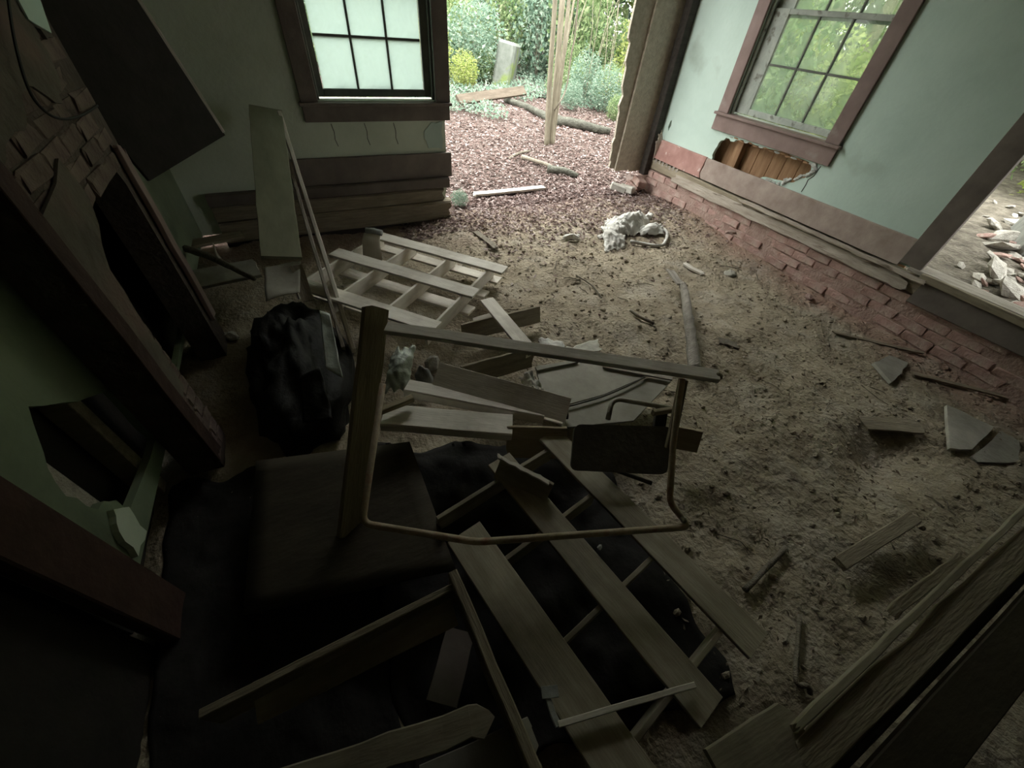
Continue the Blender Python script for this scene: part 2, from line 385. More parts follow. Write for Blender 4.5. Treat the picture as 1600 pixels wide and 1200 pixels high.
def poly_me(outer, holes, t):
    """flat polygon with holes in local XY (x, y), thickness t towards -Z"""
    polys = [[V((x, y, 0)) for x, y in outer]]+[[V((x, y, 0)) for x, y in h] for h in holes]
    flat = [v for p in polys for v in p]; n = len(flat)
    tris = tessellate_polygon(polys)
    vs = [tuple(v) for v in flat]+[(v.x, v.y, -t) for v in flat]
    fs = [tuple(x) for x in tris]+[tuple(reversed([i+n for i in x])) for x in tris]
    s = 0
    for p in polys:
        k = len(p)
        for i in range(k):
            a = s+i; b = s+(i+1) % k; fs.append((a, b, b+n, a+n))
        s += k
    return fixn(mesh('poly', vs, fs))
# local frames for walls: local x,y,z -> world
def frame_front(y): return Matrix(((1, 0, 0, 0), (0, 0, -1, y), (0, 1, 0, 0), (0, 0, 0, 1)))       # local (x,z), thickness to +Y
def frame_right(x): return Matrix(((0, 0, -1, x), (1, 0, 0, 0), (0, 1, 0, 0), (0, 0, 0, 1)))       # local (y,z), thickness to +X
def frame_left(x): return Matrix(((0, 0, 1, x), (1, 0, 0, 0), (0, 1, 0, 0), (0, 0, 0, 1)))         # thickness to -X
def rect(a, b, c, d): return [(a, c), (b, c), (b, d), (a, d)]
def jag(pts, amp, n, seed, closed=True):
    rnd = random.Random(seed); out = []
    m_ = len(pts)
    for i in range(m_ if closed else m_-1):
        a = V(pts[i]); b = V(pts[(i+1) % m_])
        for k in range(n):
            p = a+(b-a)*(k/n)
            if k: p = p+V((rnd.uniform(-amp, amp), rnd.uniform(-amp, amp)))
            out.append((p.x, p.y))
    if not closed: out.append(tuple(pts[-1]))
    return out

def rock_me(seed, sub=2, rough=.35, flat=1.0):
    bm = bmesh.new(); bmesh.ops.create_icosphere(bm, subdivisions=sub, radius=1)
    o = V((seed*3.3, seed*1.7, -seed))
    for v in bm.verts:
        d = 1+rough*noise.noise(v.co*1.6+o)+rough*.5*noise.noise(v.co*4+o)
        v.co = v.co*d; v.co.z *= flat
    me = bpy.data.meshes.new('rock'); bm.to_mesh(me); bm.free(); return me
def TRS(loc, rot=(0, 0, 0), sc=(1, 1, 1)):
    from mathutils import Euler
    return Matrix.Translation(loc) @ Euler(rot).to_matrix().to_4x4() @ Matrix.Diagonal((*sc, 1))

def sheet_me(c00, c10, c11, c01, nu=24, nv=24, amp=.02, freq=8, ridge=.0, seed=0, thick=.003, bulge=0.0, edge=.0, ground_clamp=False):
    """crumpled sheet spanning four world corners; returned in coordinates about c00"""
    vs = []; fs = []; o = V(c00); c00, c10, c11, c01 = map(V, (c00, c10, c11, c01))
    nrm = (c10-c00).cross(c01-c00).normalized()
    if nrm.z < 0: nrm = -nrm
    for j in range(nv+1):
        for i in range(nu+1):
            u = i/nu; v = j/nv
            eu = u+edge*noise.noise(V((v*6, seed, 1)))*(1 if u in (0, 1) else .6*abs(2*u-1))
            ev = v+edge*noise.noise(V((u*6, seed, 9)))*(1 if v in (0, 1) else .6*abs(2*v-1))
            p = c00*(1-eu)*(1-ev)+c10*eu*(1-ev)+c11*eu*ev+c01*(1-eu)*ev
            h = amp*noise.noise(V((p.x*freq, p.y*freq, p.z*freq+seed)))
            h += ridge*(abs(noise.noise(V((p.x*freq*1.7+5, p.y*freq*1.7, seed+p.z*freq))))-.2)
            h += bulge*math.sin(math.pi*max(0, min(1, u)))*math.sin(math.pi*max(0, min(1, v)))
            p = p+nrm*h
            if ground_clamp: p.z = max(p.z, ground(p.x, p.y)+.004)
            vs.append(p-o)
    W = nu+1
    for j in range(nv):
        for i in range(nu):
            fs.append((j*W+i, j*W+i+1, (j+1)*W+i+1, (j+1)*W+i))
    n = len(vs)
    vs += [v-nrm*thick for v in vs]
    fs += [tuple(reversed([k+n for k in f])) for f in fs]
    border = [i for i in range(W)]+[j*W+nu for j in range(1, nv+1)]+[nv*W+i for i in range(nu-1, -1, -1)]+[j*W for j in range(nv-1, 0, -1)]
    for k in range(len(border)):
        a = border[k]; b = border[(k+1) % len(border)]; fs.append((b, a, a+n, b+n))
    return mesh('sheet', vs, fs, True)
def sheet(name, c, m, parent=None, **kw):
    props = {k: kw.pop(k) for k in list(kw) if k in ('label', 'category', 'group', 'kind')}
    return put(name, sheet_me(*c, **kw), M[m], parent, Matrix.Translation(V(c[0])), **props)

# ================================================================ SETTING
FY = 3.95      # inner face of the front wall
RX = 4.0       # inner face of the right wall
LX = -0.90     # inner face of the left wall

def grid_me(xs, ys):
    vs = [(x, y, ground(x, y)) for y in ys for x in xs]
    W = len(xs)
    fs = [(j*W+i, j*W+i+1, (j+1)*W+i+1, (j+1)*W+i) for j in range(len(ys)-1) for i in range(W-1)]
    return mesh('terrain', vs, fs, True)
def lin(a, b, s):
    n = max(1, int(round((b-a)/s))); return [a+(b-a)*i/n for i in range(n+1)]
put('floor', grid_me(lin(-1.3, 4.05, .025), lin(-1.2, 4.25, .025)), M['dirt'], kind='structure')
put('floor_rear', grid_me(lin(-1.3, 4.05, .1), lin(-3.9, -1.2, .1)), M['dirt'], kind='structure')
put('ground_outside', grid_me(lin(-6, -1.3, .3), lin(-6, 4.25, .3)), M['soil'], kind='structure')
put('ground_outside', grid_me(lin(-6, 4.05, .12), lin(4.25, 24, .12)), M['soil'], kind='structure')
put('ground_outside', grid_me(lin(4.05, 24, .14), lin(4.2, 24, .14)), M['soil'], kind='structure')
put('ground_outside', grid_me(lin(4.05, 24, .12), lin(-8, 4.2, .12)), M['rubblesoil'], kind='structure')

# --- front wall with its window hole; broken away on the right
wl = (.235, 1.18, .955, 2.42)
front_outer = [(-1.2, .02), (1.20, .02), (1.257, .30), (1.257, .80)]+jag([(1.257, .80), (1.262, 2.8)], .006, 12, 3, False)[1:]+[(4.15, 2.8), (4.15, 2.95), (-1.2, 2.95)]
wf = put('wall_front', poly_me(front_outer, [rect(*wl)], .13), M['plaster_dim'], None, frame_front(FY), kind='structure')
# loose plaster flake and cracks standing proud below the window
put('plaster_flake', poly_me(jag([(1.09, .60), (1.22, .585), (1.235, .80), (1.13, .80), (1.06, .73)], .012, 3, 5), [], .006), M['plaster'], wf, frame_front(FY-.008))
for i, x in enumerate((.30, .56, .80)):
    pts = [V((x, FY-.001, .80-.0)), V((x+.012, FY-.001, .74)), V((x+.006, FY-.001, .69)), V((x+.02, FY-.001, .64))]
    tube('crack', pts, .0025, 'black', wf, 5)

# --- right wall: window hole, broken hole below the apron, door opening, nail hole
hole_pts = [(3.255, .545), (3.268, .63), (3.25, .715), (3.19, .775), (3.08, .765), (3.0, .80), (2.5, .815), (2.24, .80), (2.205, .74), (2.23, .68), (2.30, .625), (2.42, .60), (2.55, .585), (2.7, .545)]
right_outer = jag([(4.28, .36), (4.20, .56)], .0, 1, 1, False)+jag([(4.20, .56), (4.215, .75), (4.225, 1.1), (4.25, 1.5), (4.3, 2.95)], .008, 5, 8, False)[1:]+[(-1.2, 2.95), (-1.2, .38), (.22, .38), (.22, 2.35), (1.12, 2.35), (1.12, .38)]
win2 = rect(2.215, 3.265, .965, 2.42)
nick = jag([(4.00, .66), (4.025, .70), (4.015, .755), (3.995, .775), (3.985, .72)], .004, 2, 4)
wr = put('wall_right', poly_me(right_outer, [win2, jag(hole_pts, .010, 3, 11), nick], .035), M['plaster'], None, frame_right(RX), kind='structure')
# sheathing boards behind the plaster, seen through the hole
yb = 4.3
k = 0
for wdt in (.30, .28, .24, .26, .175, .20, .165, .14, .15, .13, .17, .2, .24, .26, .2):
    if yb-wdt < 1.1: break
    y0, y1 = yb-wdt, yb-.006
    if not (y1 > 2.1 and y0 < 3.36):
        box('sheathing_board', RX+.115, RX+.135, y0, y1, .25, 2.95, 'sheath', wr, .002)
    else:
        box('sheathing_board', RX+.115, RX+.135, y0, y1, .25, .945, 'sheath', wr, .002)
        box('sheathing_board', RX+.115, RX+.135, y0, y1, 2.44, 2.95, 'sheath', wr, .002)
    yb -= wdt
box('wall_stud', RX+.036, RX+.114, 2.985, 3.065, .38, .93, 'sheath', wr, .003)
for i in range(26):   # crumbled plaster lip along the right-hand end of the hole
    a = i/25
    y = 2.56+(2.205-2.56)*min(1, a*1.3); z = .572+max(0, (a-.25))*.30
    r = random.uniform(.010, .022)
    put('plaster_crumb', rock_me(i, 1, .5), M['plaster_raw'], wr, TRS((RX-.004, y-random.uniform(0, .03), z), (0, 0, 0), (r*.7, r*1.3, r)))
for i in range(16):   # torn lath edge under the apron
    y = 3.13-.9*i/15
    put('plaster_crumb', rock_me(i+40, 1, .5), M['sheath' if i % 3 else 'plaster_raw'], wr, TRS((RX+.006, y, .792+.006*math.sin(i*2.1)), (0, 0, 0), (.012, .035, .009)))
tube('crack', [V((RX-.001, 2.15, .80)), V((RX-.001, 2.16, .72)), V((RX-.001, 2.19, .68)), V((RX-.001, 2.185, .64)), V((RX-.001, 2.19, .58))], .003, 'black', wr, 5)
for (y, z, s) in ((4.16, 1.05, .03), (4.17, .93, .025), (4.15, 1.3, .03)):
    put('paint_chip', rock_me(int(z*100), 1, .5, .3), M['black'], wr, TRS((RX, y, z), (0, math.pi/2, 0), (s, s*.25, .01)))

# --- remaining shell (mostly out of the picture)
left_hole = jag([(1.26, .66), (1.42, .52), (1.60, .40), (1.60, .10), (1.20, .16), (1.16, .27), (1.10, .33), (1.08, .44), (1.16, .56)], .012, 3, 21)
wlft = put('wall_left', poly_me([(.82, -.3), (.99, -.3), (.99, .05), (1.60, .02), (4.1, .02), (4.1, 2.95), (.82, 2.95)], [left_hole, rect(1.625, 2.62, .05, 1.0)], .03), M['plaster_shaded'], None, frame_left(LX), kind='structure')
box('backing', LX-.17, LX-.13, .9, 4.1, -.3, 2.95, 'black', wlft, 0)
box('lath_board', LX-.10, LX-.08, 1.02, 1.24, .05, .80, 'greywood', wlft, .002)
box('wall_stud', LX-.12, LX-.04, 1.44, 1.50, -.1, .8, 'oldwood', wlft, .003)
put('plaster_flake', poly_me(jag([(1.02, .10), (1.13, .08), (1.17, .20), (1.12, .27), (1.06, .22)], .01, 3, 6), [], .02), M['plaster_dim'], wlft, frame_left(LX+.02))
box('wall_back', -1.4, 4.4, -3.7, -3.6, -.4, 2.95, 'plaster_dim', None, 0, kind='structure')
box('wall_right_rear', RX+.04, RX+.13, -3.6, .2, -.5, 2.95, 'soot', None, 0, kind='structure')
box('ceiling', -1.4, 4.4, -3.7, 4.35, 2.95, 3.05, 'oldwood', None, 0, kind='structure')
put('wall_left_outer', box_me(LX-.24, LX-.18, -3.7, 4.35, -.4, 3.0), M['darkwood'], kind='structure')
put('sky_blocker_right', fixn(mesh('sky_blocker', [(4.02, -3.7, 2.98), (4.02, 4.6, 2.98), (6.5, 3.9, 2.40), (6.5, -3.7, 2.40), (4.02, -3.7, 3.06), (4.02, 4.6, 3.06), (6.5, 3.9, 2.48), (6.5, -3.7, 2.48)],
    [(0, 1, 2, 3), (7, 6, 5, 4), (0, 4, 5, 1), (1, 5, 6, 2), (2, 6, 7, 3), (3, 7, 4, 0)])), M['darkwood'], kind='structure')  # added unseen roof that cuts sky light to the right door and window
box('shade_panel_left', LX-.09, LX-.05, -3.6, .82, -.4, 2.95, 'black', None, 0, kind='structure')  # black panel standing for the dark beyond the left casing
box('trim_1', LX-.01, LX+.035, .80, .985, -.35, 2.3, 'trim_redbrown', None, .005, kind='structure')

# --- windows
def window(name, frame, a0, a1, zs, zmeet, ztop, g0, g1, gb, zm, cw, gm, sashm, trimm, apron_z, st0, st1, deep, head, muntm, inward):
    """a = coordinate along the wall; frame maps (a, z, depth towards the room)"""
    def bx(nm, x0, x1, z0, z1, d0, d1, m, parent, bev=.003):
        me = box_me(-(x1-x0)/2, (x1-x0)/2, -(z1-z0)/2, (z1-z0)/2, -(d1-d0)/2, (d1-d0)/2, bev)
        return put(nm, me, M[m], parent, frame @ Matrix.Translation(((x0+x1)/2, (z0+z1)/2, (d0+d1)/2)))
    wn = put(name, None, None, None, frame @ Matrix.Translation(((a0+a1)/2, zs, 0)), kind='structure')
    bx('casing', a0, a0+cw, zs, head, .0, .026, trimm, wn); bx('casing', a1-cw, a1, zs, head, .0, .026, trimm, wn)
    bx('head_casing', a0, a1, head+.002, head+.13, .0, .028, trimm, wn)
    bx('stool', st0, st1, zs-.022, zs, -.06, .05, trimm, wn)
    bx('apron', st0+.015, st1-.015, apron_z, zs-.023, .0, .024, trimm, wn)
    # jamb lining
    bx('jamb', a0+cw-.012, a0+cw, zs, head, -.13, -.002, sashm, wn); bx('jamb', a1-cw, a1-cw+.012, zs, head, -.13, -.002, sashm, wn)
    bx('parting_strip', a0+cw, a0+cw+.018, zs, head, -.05, -.02, sashm, wn); bx('parting_strip', a1-cw-.018, a1-cw, zs, head, -.05, -.02, sashm, wn)
    bx('sill', a0+cw-.012, a1-cw+.012, zs-.05, zs-.001, -.16, -.062, sashm, wn)
    pw = (g1-g0)
    for nm, z0, z1, d in (('lower_sash', gb, zmeet, -.075), ('upper_sash', zmeet+.03, ztop, -.11)):
        sf = bx(nm, a0+cw+.002, g0, z0-.05, z1+.035, d-.017, d+.017, sashm, wn)
        bx('stile', g1, a1-cw-.002, z0-.05, z1+.035, d-.017, d+.017, sashm, sf)
        bx('bottom_rail', g0, g1, z0-.05, z0, d-.017, d+.017, sashm, sf)
        bx('top_rail', g0, g1, z1, z1+.035, d-.017, d+.017, sashm, sf)
        for k in (1, 2):
            x = g0+pw*k/3; bx('muntin', x-.008, x+.008, z0, z1, d-.012, d+.012, muntm, sf, .002)
        zz = (z0+z1)/2 if nm == 'upper_sash' else zm
        for k in range(3):
            bx('muntin', g0+pw*k/3+.0085, g0+pw*(k+1)/3-.0085, zz-.008, zz+.008, d-.012, d+.012, muntm, sf, .002)
            bx('pane', g0+pw*k/3+.006, g0+pw*(k+1)/3-.006, z0, zz, d-.0015, d+.0015, gm, sf, 0)
            bx('pane', g0+pw*k/3+.006, g0+pw*(k+1)/3-.006, zz, z1, d-.0015, d+.0015, gm, sf, 0)
    return wn
FRF = Matrix(((1, 0, 0, 0), (0, 0, -1, FY), (0, 1, 0, 0), (0, 0, 0, 1)))
FRR = Matrix(((0, 0, -1, RX), (1, 0, 0, 0), (0, 1, 0, 0), (0, 0, 0, 1)))
window('window_1', FRF, .115, 1.305, .945, 1.66, 2.34, .302, 1.107, 1.02, 1.335, .125, 'glass_front', 'sash', 'trim_dark', .815, .10, 1.315, 0, 2.42, 'sash', 1)
window('window_2', FRR, 2.09, 3.39, .967, 1.70, 2.38, 2.255, 3.10, 1.035, 1.37, .125, 'glass_right', 'sash_pale', 'trim', .815, 2.07, 3.41, 0, 2.42, 'sash', 1)

# --- baseboards
bbf = put('baseboard_front', box_me(-.7, .7, -.012, .012, -.104, .104, .004), M['trim_dark'], None, Matrix.Translation((.60, FY-.013, .458)), kind='structure')
bbr = board('baseboard_right', (RX-.014, 3.30, .462), (RX-.014, 4.235, .466), .205, .026, (-1, 0, 0), 'redpaint', None, 6, .002, .05, .02, kind='structure')
board('baseboard_right', (RX-.015, 1.20, .470), (RX-.015, 3.33, .462), .20, .026, (-1, 0, 0), 'dustpaint', None, 8, .002, 0, .06, kind='structure')
# front: lower beams, stepped and dark
board('beam', (-.75, FY-.03, .30), (1.26, FY-.03, .315), .09, .07, (0, -1, 0), 'trim_dark', bbf, 5, .003)
board('beam', (-.75, FY-.0, .19), (1.22, FY-.0, .20), .12, .10, (0, -1, 0), 'oldwood', bbf, 6, .004, 0, .06)
board('beam', (-.75, FY+.02, .03), (1.28, FY-.04, .07), .17, .12, (0, -1, 0), 'oldwood', bbf, 6, .006, 0, .08)
board('beam', (-.75, FY+.02, -.14), (.95, FY+.0, -.10), .17, .10, (0, -1, 0), 'darkwood', bbf, 6, .006)

# --- right-hand sill beam (weathered, ragged) and brick foundation
sb = put('trim_2', None, None, None, Matrix.Translation((RX, 2.5, .3)), kind='structure')
board('sill_beam', (RX+.03, -.9, .285), (RX+.03, 4.25, .29), .11, .10, (-1, 0, 0), 'oldwood', sb, 8, .004)
board('weathered_board', (RX-.035, 1.02, .275), (RX-.02, 3.72, .245), .095, .035, (-1, 0, .35), 'silltan', sb, 20, .003, .12, .10, .010)
board('weathered_board', (RX-.055, .95, .345), (RX-.03, 2.75, .335), .035, .05, (-1, 0, .2), 'silltan', sb, 18, .003, .05, .2, .008)
board('weathered_board', (RX-.03, -3.5, .30), (RX-.03, .98, .27), .17, .04, (-1, 0, .2), 'trim_dark', sb, 6, .004)
for i in range(9):
    y = 4.16-i*.062
    board('splinter', (RX-.012, y, .31), (RX-.02, y-.01, .375+.02*math.sin(i*3)), .03, .012, (-1, 0, 0), 'greywood', sb, 3, .003, .01, .02)

fd = put('wall_foundation_right', None, None, None, Matrix.Translation((RX, 2.0, 0)), kind='structure')
put('mortar_bed', box_me(-.06, .06, -5.7, 2.25, -.35, .225, 0), M['mortar'], fd, Matrix.Translation((RX+.046, 2.0, 0)))
bricks = [fixn(box_me(-.05, .05, -.105, .105, -.032, .032, .006)) for _ in range(6)]
rb = random.Random(4)
for bmesh_ in bricks:
    for v in bmesh_.vertices: v.co += V((rb.uniform(-.005, .005), rb.uniform(-.006, .006), rb.uniform(-.004, .004)))
for c in range(4):
    z = .185-c*.074
    y = 4.22-(c % 2)*.11
    while y > -.4:
        if rb.random() > .05:
            dz = rb.uniform(-.006, .006); dx = rb.uniform(-.012, .010)
            put('brick', bricks[rb.randrange(6)], M['brick'], fd, TRS((RX+.03+dx, y-.105, z+dz), (0, rb.uniform(-.04, .04), rb.uniform(-.05, .05))))
        y -= .217
# bricks tumbled at the foot of the corner
cb = [((985, 272), .5), ((1005, 262), -.3), ((968, 285), .9), ((990, 292), 0.2)]
for i, ((px, py), a) in enumerate(cb):
    p = PY(px, py, 4.05+.03*i)
    put('loose_brick', fixn(box_me(-.06, .06, -.1, .1, -.04, .04, .012)), M['brick' if i % 2 else 'rubble'], None, TRS((p.x, p.y, ground(p.x, p.y)+.045+(.08 if i == 1 else 0)), (.1*i, .12, a)),
        label=['whitish crumbling brick at the foot of the corner boards', 'red brick lying on top of the others at the wall corner', 'whitish brick leftmost under the corner boards', 'red brick half sunk in leaves below the corner'][i], category='brick', group='loose bricks at the corner')

# --- boarded corner between the opening and the right wall
ct = put('trim_3', None, None, None, Matrix.Translation((3.65, 4.25, .2)), kind='structure')
def vboard(name, poly, t, y, m, parent, **p):
    return put(name, poly_me(poly, [], t), M[m], parent, frame_front(y), **p)
vboard('corner_board', jag([(3.50, .21), (3.46, .40), (3.44, .8), (3.40, 1.2), (3.34, 1.5), (3.30, 2.9)], .022, 5, 31, False)+[(3.60, 2.9), (3.60, .20)], .03, 4.27, 'cornerwood', ct)
vboard('corner_board', [(3.545, .19), (3.60, 2.9), (3.79, 2.9), (3.77, .19)], .03, 4.235, 'cornerwood', ct)
vboard('corner_board', [(3.775, .17), (3.795, 2.9), (4.02, 2.9), (4.02, .17)], .03, 4.24, 'cornerwood', ct)
box('corner_post', 3.90, 3.998, 4.10, 4.20, .16, 2.94, 'darkwood', ct, .006)
for i in range(7):
    board('splinter', (3.985, 4.08-.008*i, .36+.03*i), (3.93-.012*(i % 3), 4.05, .50+.028*i), .022, .008, (0, -1, 0), 'rackwood', ct, 3, .003, .02, .05)

# --- right doorway: casing, threshold
d1 = put('door_1', None, None, None, Matrix.Translation((RX, .5, .4)), kind='structure')
box('casing', RX-.03, RX-.001, 1.05, 1.20, .40, 2.45, 'trim_dark', d1, .004)
box('jamb', RX, RX+.15, 1.085, 1.118, .38, 2.35, 'trim_dark', d1, .004)
box('jamb', RX, RX+.15, .222, .255, .38, 2.35, 'trim_dark', d1, .004)
box('casing', RX-.03, RX-.001, .10, .25, .40, 2.45, 'trim_dark', d1, .004)
box('head', RX-.03, RX+.15, .1, 1.2, 2.30, 2.345, 'trim_dark', d1, .004)
board('threshold', (RX+.02, .24, .385), (RX+.02, 1.12, .385), .11, .03, (0, 0, 1), 'greywood', d1, 6, .003)
board('threshold', (RX+.13, .24, .372), (RX+.13, 1.11, .372), .085, .03, (0, 0, 1), 'greywood', d1, 6, .003)
board('threshold', (RX-.05, .24, .372), (RX-.05, 1.02, .372), .03, .05, (0, 0, 1), 'oldwood', d1, 6, .003)

# --- floor edge the viewer stands on: planks along X at the bottom right
fl = put('floor_platform', None, None, None, Matrix.Translation((1.6, -.5, .3)), kind='structure')
ZP = .40
pA, pB = PZ(1240, 1146, ZP), PZ(1640, 762, ZP)
board('floor_plank', (pA.x-.03, pA.y-.045, ZP-.015), (RX-.05, pB.y-.045, ZP-.015), .075, .028, (0, 0, 1), 'oldwood', fl, 18, .002, .03, 0, .012)
board('floor_plank', (pA.x+.03, pA.y-.175, ZP-.03), (RX-.05, pB.y-.17, ZP-.03), .11, .028, (0, 0, 1), 'darkply', fl, 8, .002, .03)
board('floor_joist', (pA.x+.05, pA.y-.09, ZP-.13), (RX-.05, pB.y-.09, ZP-.13), .16, .05, (0, -1, 0), 'darkwood', fl, 6, .003)
board('floor_plank', (1.05, pA.y-.42, ZP-.05), (RX-.05, pA.y-.40, ZP-.05), .16, .028, (0, 0, 1), 'trim_redbrown', fl, 6, .002, .04)
for k in range(1, 16):
    board('floor_plank', (-.85, -.75-.2*k+.0, .33), (RX-.05, -.75-.2*k, .33), .19, .028, (0, 0, 1), 'oldwood', fl, 4, .001)
board('edge_lath', PZ(1240, 1140, ZP+.005), PZ(1640, 756, ZP+.005), .020, .02, (0, 0, 1), 'rackolive', fl, 18, .002, .02, 0, .004)
board('splinter', PZ(1388, 962, ZP-.03), PZ(1500, 872, ZP-.012), .03, .015, (0, 0, 1), 'oldwood', fl, 8, .003, .05, 0)

# ================================================================ FIREPLACE
CX = -.75
fp = thing('fireplace', V((CX, 2.1, -.05)), 'crumbling whitewashed brick fireplace with a dark hearth on the left wall', 'fireplace')
o1 = (1.80, 2.47, -.3, .93)
core = put('chimney_core', poly_me([(1.585, -.3), (o1[0], -.3), (o1[0], .86), (1.92, .95), (2.25, .97), (2.44, .95), (o1[1], .88), (o1[1], -.3), (2.655, -.3), (2.655, 2.9), (1.585, 2.9)], [], .145), M['sootmortar'], fp, frame_left(CX-.002))
box('firebox', LX-.30, LX-.27, 1.6, 2.66, -.3, 1.1, 'black', fp, 0)
rf = random.Random(9)
fb = [fixn(box_me(-.03, .03, -.1, .1, -.031, .031, .007)) for _ in range(5)]
for q in fb:
    for v in q.vertices: v.co += V((rf.uniform(-.006, .006), rf.uniform(-.008, .008), rf.uniform(-.005, .005)))
fh = fixn(box_me(-.03, .03, -.048, .048, -.031, .031, .007))
for c in range(27):
    z = -.12+c*.073
    y = 1.585+(c % 2)*.105
    if c % 2: put('brick', fh, M['brick_old'], fp, TRS((CX-.022+rf.uniform(-.006, .006), 1.635, z)))
    while y+.2 < 2.67:
        yc = y+.1
        inside = o1[0]-.04 < yc < o1[1]+.06 and z < .93-.0
        if not inside and rf.random() > .06:
            put('brick', fb[rf.randrange(5)], M['brick_old'], fp, TRS((CX-.024+rf.uniform(-.005, .006), yc, z+rf.uniform(-.005, .005)), (rf.uniform(-.03, .03), 0, rf.uniform(-.05, .05))))
        y += .207
    if z < .9: put('brick', fh, M['brick_old'], fp, TRS((CX-.022, 1.74, z)))
# surround boards in faded red-brown paint
board('surround_board', (CX+.012, 1.585, -.12), (CX+.012, 1.585, 1.9), .09, .022, (1, 0, 0), 'trim_redbrown', fp, 8, .004, .05)
board('surround_board', (CX+.016, 2.56, .06), (CX+.016, 2.565, 1.03), .075, .022, (1, 0, 0), 'trim', fp, 8, .004, .09, .06)
# remains of plaster on the breast
put('plaster_patch', poly_me(jag([(1.60, 1.18), (1.85, 1.22), (2.05, 1.30), (2.25, 1.22), (2.36, 1.30), (2.40, 1.42), (2.52, 1.38), (2.63, 1.5), (2.63, 2.6), (1.6, 2.6)], .02, 4, 71), [], .012), M['soot'], fp, frame_left(CX+.022))
put('plaster_patch', poly_me(jag([(1.60, .25), (1.70, .28), (1.74, .55), (1.78, .80), (1.98, .98), (1.95, 1.12), (1.61, 1.05)], .018, 3, 72), [], .010), M['soot'], fp, frame_left(CX+.020))
put('plaster_patch', poly_me(jag([(2.36, 1.44), (2.50, 1.395), (2.60, 1.52), (2.62, 1.75), (2.4, 1.7)], .012, 3, 73), [], .006), M['plaster'], fp, frame_left(CX+.030))
tube('hanging_cable', smooth_path([PX(8, -40, CX+.05), PX(22, 60, CX+.045), PX(45, 140, CX+.04), PX(72, 175, CX+.04), PX(100, 186, CX+.04), PX(128, 180, CX+.035), PX(152, 165, CX+.02)]), .0045, 'wire', None, 6,
     label='thin black cable hanging in a loop across the chimney bricks', category='cable')

# cupboard door standing ajar beside the chimney
h0 = V((CX+.02, 2.72, .80)); h1 = PY(348, 207, 3.2)
top = PY(215, 0, 3.2)
up_ = (V(top)-h1).normalized()
lt = h1+up_*.78; hinge_top = h0+up_*.78
dr = thing('cupboard_door', h0, 'large dark board door hanging askew beside the chimney', 'door')
nn = (h1-h0).cross(up_).normalized()
if nn.x < 0: nn = -nn
mid0 = (h0+h1)/2; wd = (h1-h0).length
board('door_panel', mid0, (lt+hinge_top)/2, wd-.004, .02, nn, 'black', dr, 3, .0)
board('door_edge', h1+up_*.0, lt, .026, .022, nn, 'greywood', dr, 4, .001)

# rubble in the alcove beyond the fireplace
board('fallen_board', PZ(292, 440, .10), PZ(404, 418, .10), .26, .022, (0, 0, 1), 'panel', None, 4, .004, .02, .02, label='pale flat board lying in the alcove beside the fireplace', category='board')
board('fallen_board', PZ(265, 388, .12), PZ(382, 366, .12), .12, .022, (0, 0, 1), 'oldwood', None, 4, .003, .02, .02, label='dim board along the wall behind the pale alcove board', category='board')
tube('branch', smooth_path([PZ(290, 388, .20), PZ(330, 402, .19), PZ(362, 418, .18), PZ(398, 436, .15)], 4), [.026, .015], 'stick', None, 8, .1, 3, label='dark forked stick lying across the pale alcove board', category='stick')
tube('branch', smooth_path([PZ(333, 380, .30), PZ(338, 396, .22), PZ(346, 408, .19)], 4), [.004, .012], 'rackwood', None, 6, .1, 4, label='pale splinter sticking up from the alcove stick', category='stick')
for i, (px, py, s) in enumerate(((300, 503, .05), (325, 498, .04), (345, 495, .035))):
    p = PZ(px, py, .02); put('stone', rock_me(80+i, 2, .4), M['rubble'], None, TRS((p.x, p.y, ground(p.x, p.y)+s*.6), (0, 0, i), (s*1.4, s, s*.8)),
        label=['largest pale stone at the foot of the red fireplace board', 'middle pale stone at the foot of the red fireplace board', 'smallest pale stone right of the fireplace board'][i], category='stone', group='stones by the fireplace')

# ================================================================ STANDING PLANKS, left of centre
b0 = PZ(548, 560, -.05)
tq = PY(434, 172, 3.72)
def stand(nm, lab, bp, tp, wd, t, m, rs=0, rg0=0, rg1=.02, nrm=(.95, .25, .1)):
    return board(nm, bp, tp, wd, t, nrm, m, None, 14, .002, rg0, rg1, rs, label=lab, category='plank')
stand('standing_plank', 'wide dull green plank standing upright left of the rack, cut square below', PY(440, 403, 2.35), PY(415, 170, 3.70), .20, .022, 'olivewood', 0, 0, 0, (0.1, -.75, .65))
stand('standing_plank', 'long thin plank standing on edge, rightmost of the leaning pair', PZ(553, 548, -.08), PY(437, 178, 3.70), .085, .026, 'rackwood', .006)
stand('standing_plank', 'long ragged plank leaning just behind the green plank edge', PZ(537, 545, -.04), PY(430, 182, 3.72), .09, .022, 'greywood', .03)

# black plastic heap and pale plastic below the planks
def heap_me(c, rad, seed, nx=40, ny=26, base=None):
    vs = []; fs = []
    for j in range(ny+1):
        th = math.pi*.5*j/ny
        for i in range(nx):
            a = 2*math.pi*i/nx
            d = V((math.cos(a)*math.cos(th), math.sin(a)*math.cos(th), math.sin(th)))
            k = 1+.28*noise.noise(d*2.2+V((seed, 0, 0)))+.14*abs(noise.noise(d*5+V((0, seed, 0))))+.07*noise.noise(d*11+V((0, 0, seed)))
            p = V((d.x*rad[0]*k, d.y*rad[1]*k, d.z*rad[2]*k))
            vs.append(p)
    for j in range(ny):
        for i in range(nx):
            fs.append((j*nx+i, j*nx+(i+1) % nx, (j+1)*nx+(i+1) % nx, (j+1)*nx+i))
    fs.append(tuple(reversed(range(nx))))
    return mesh('heap', vs, fs, True)
p = V((-.33, 2.12, -.20))
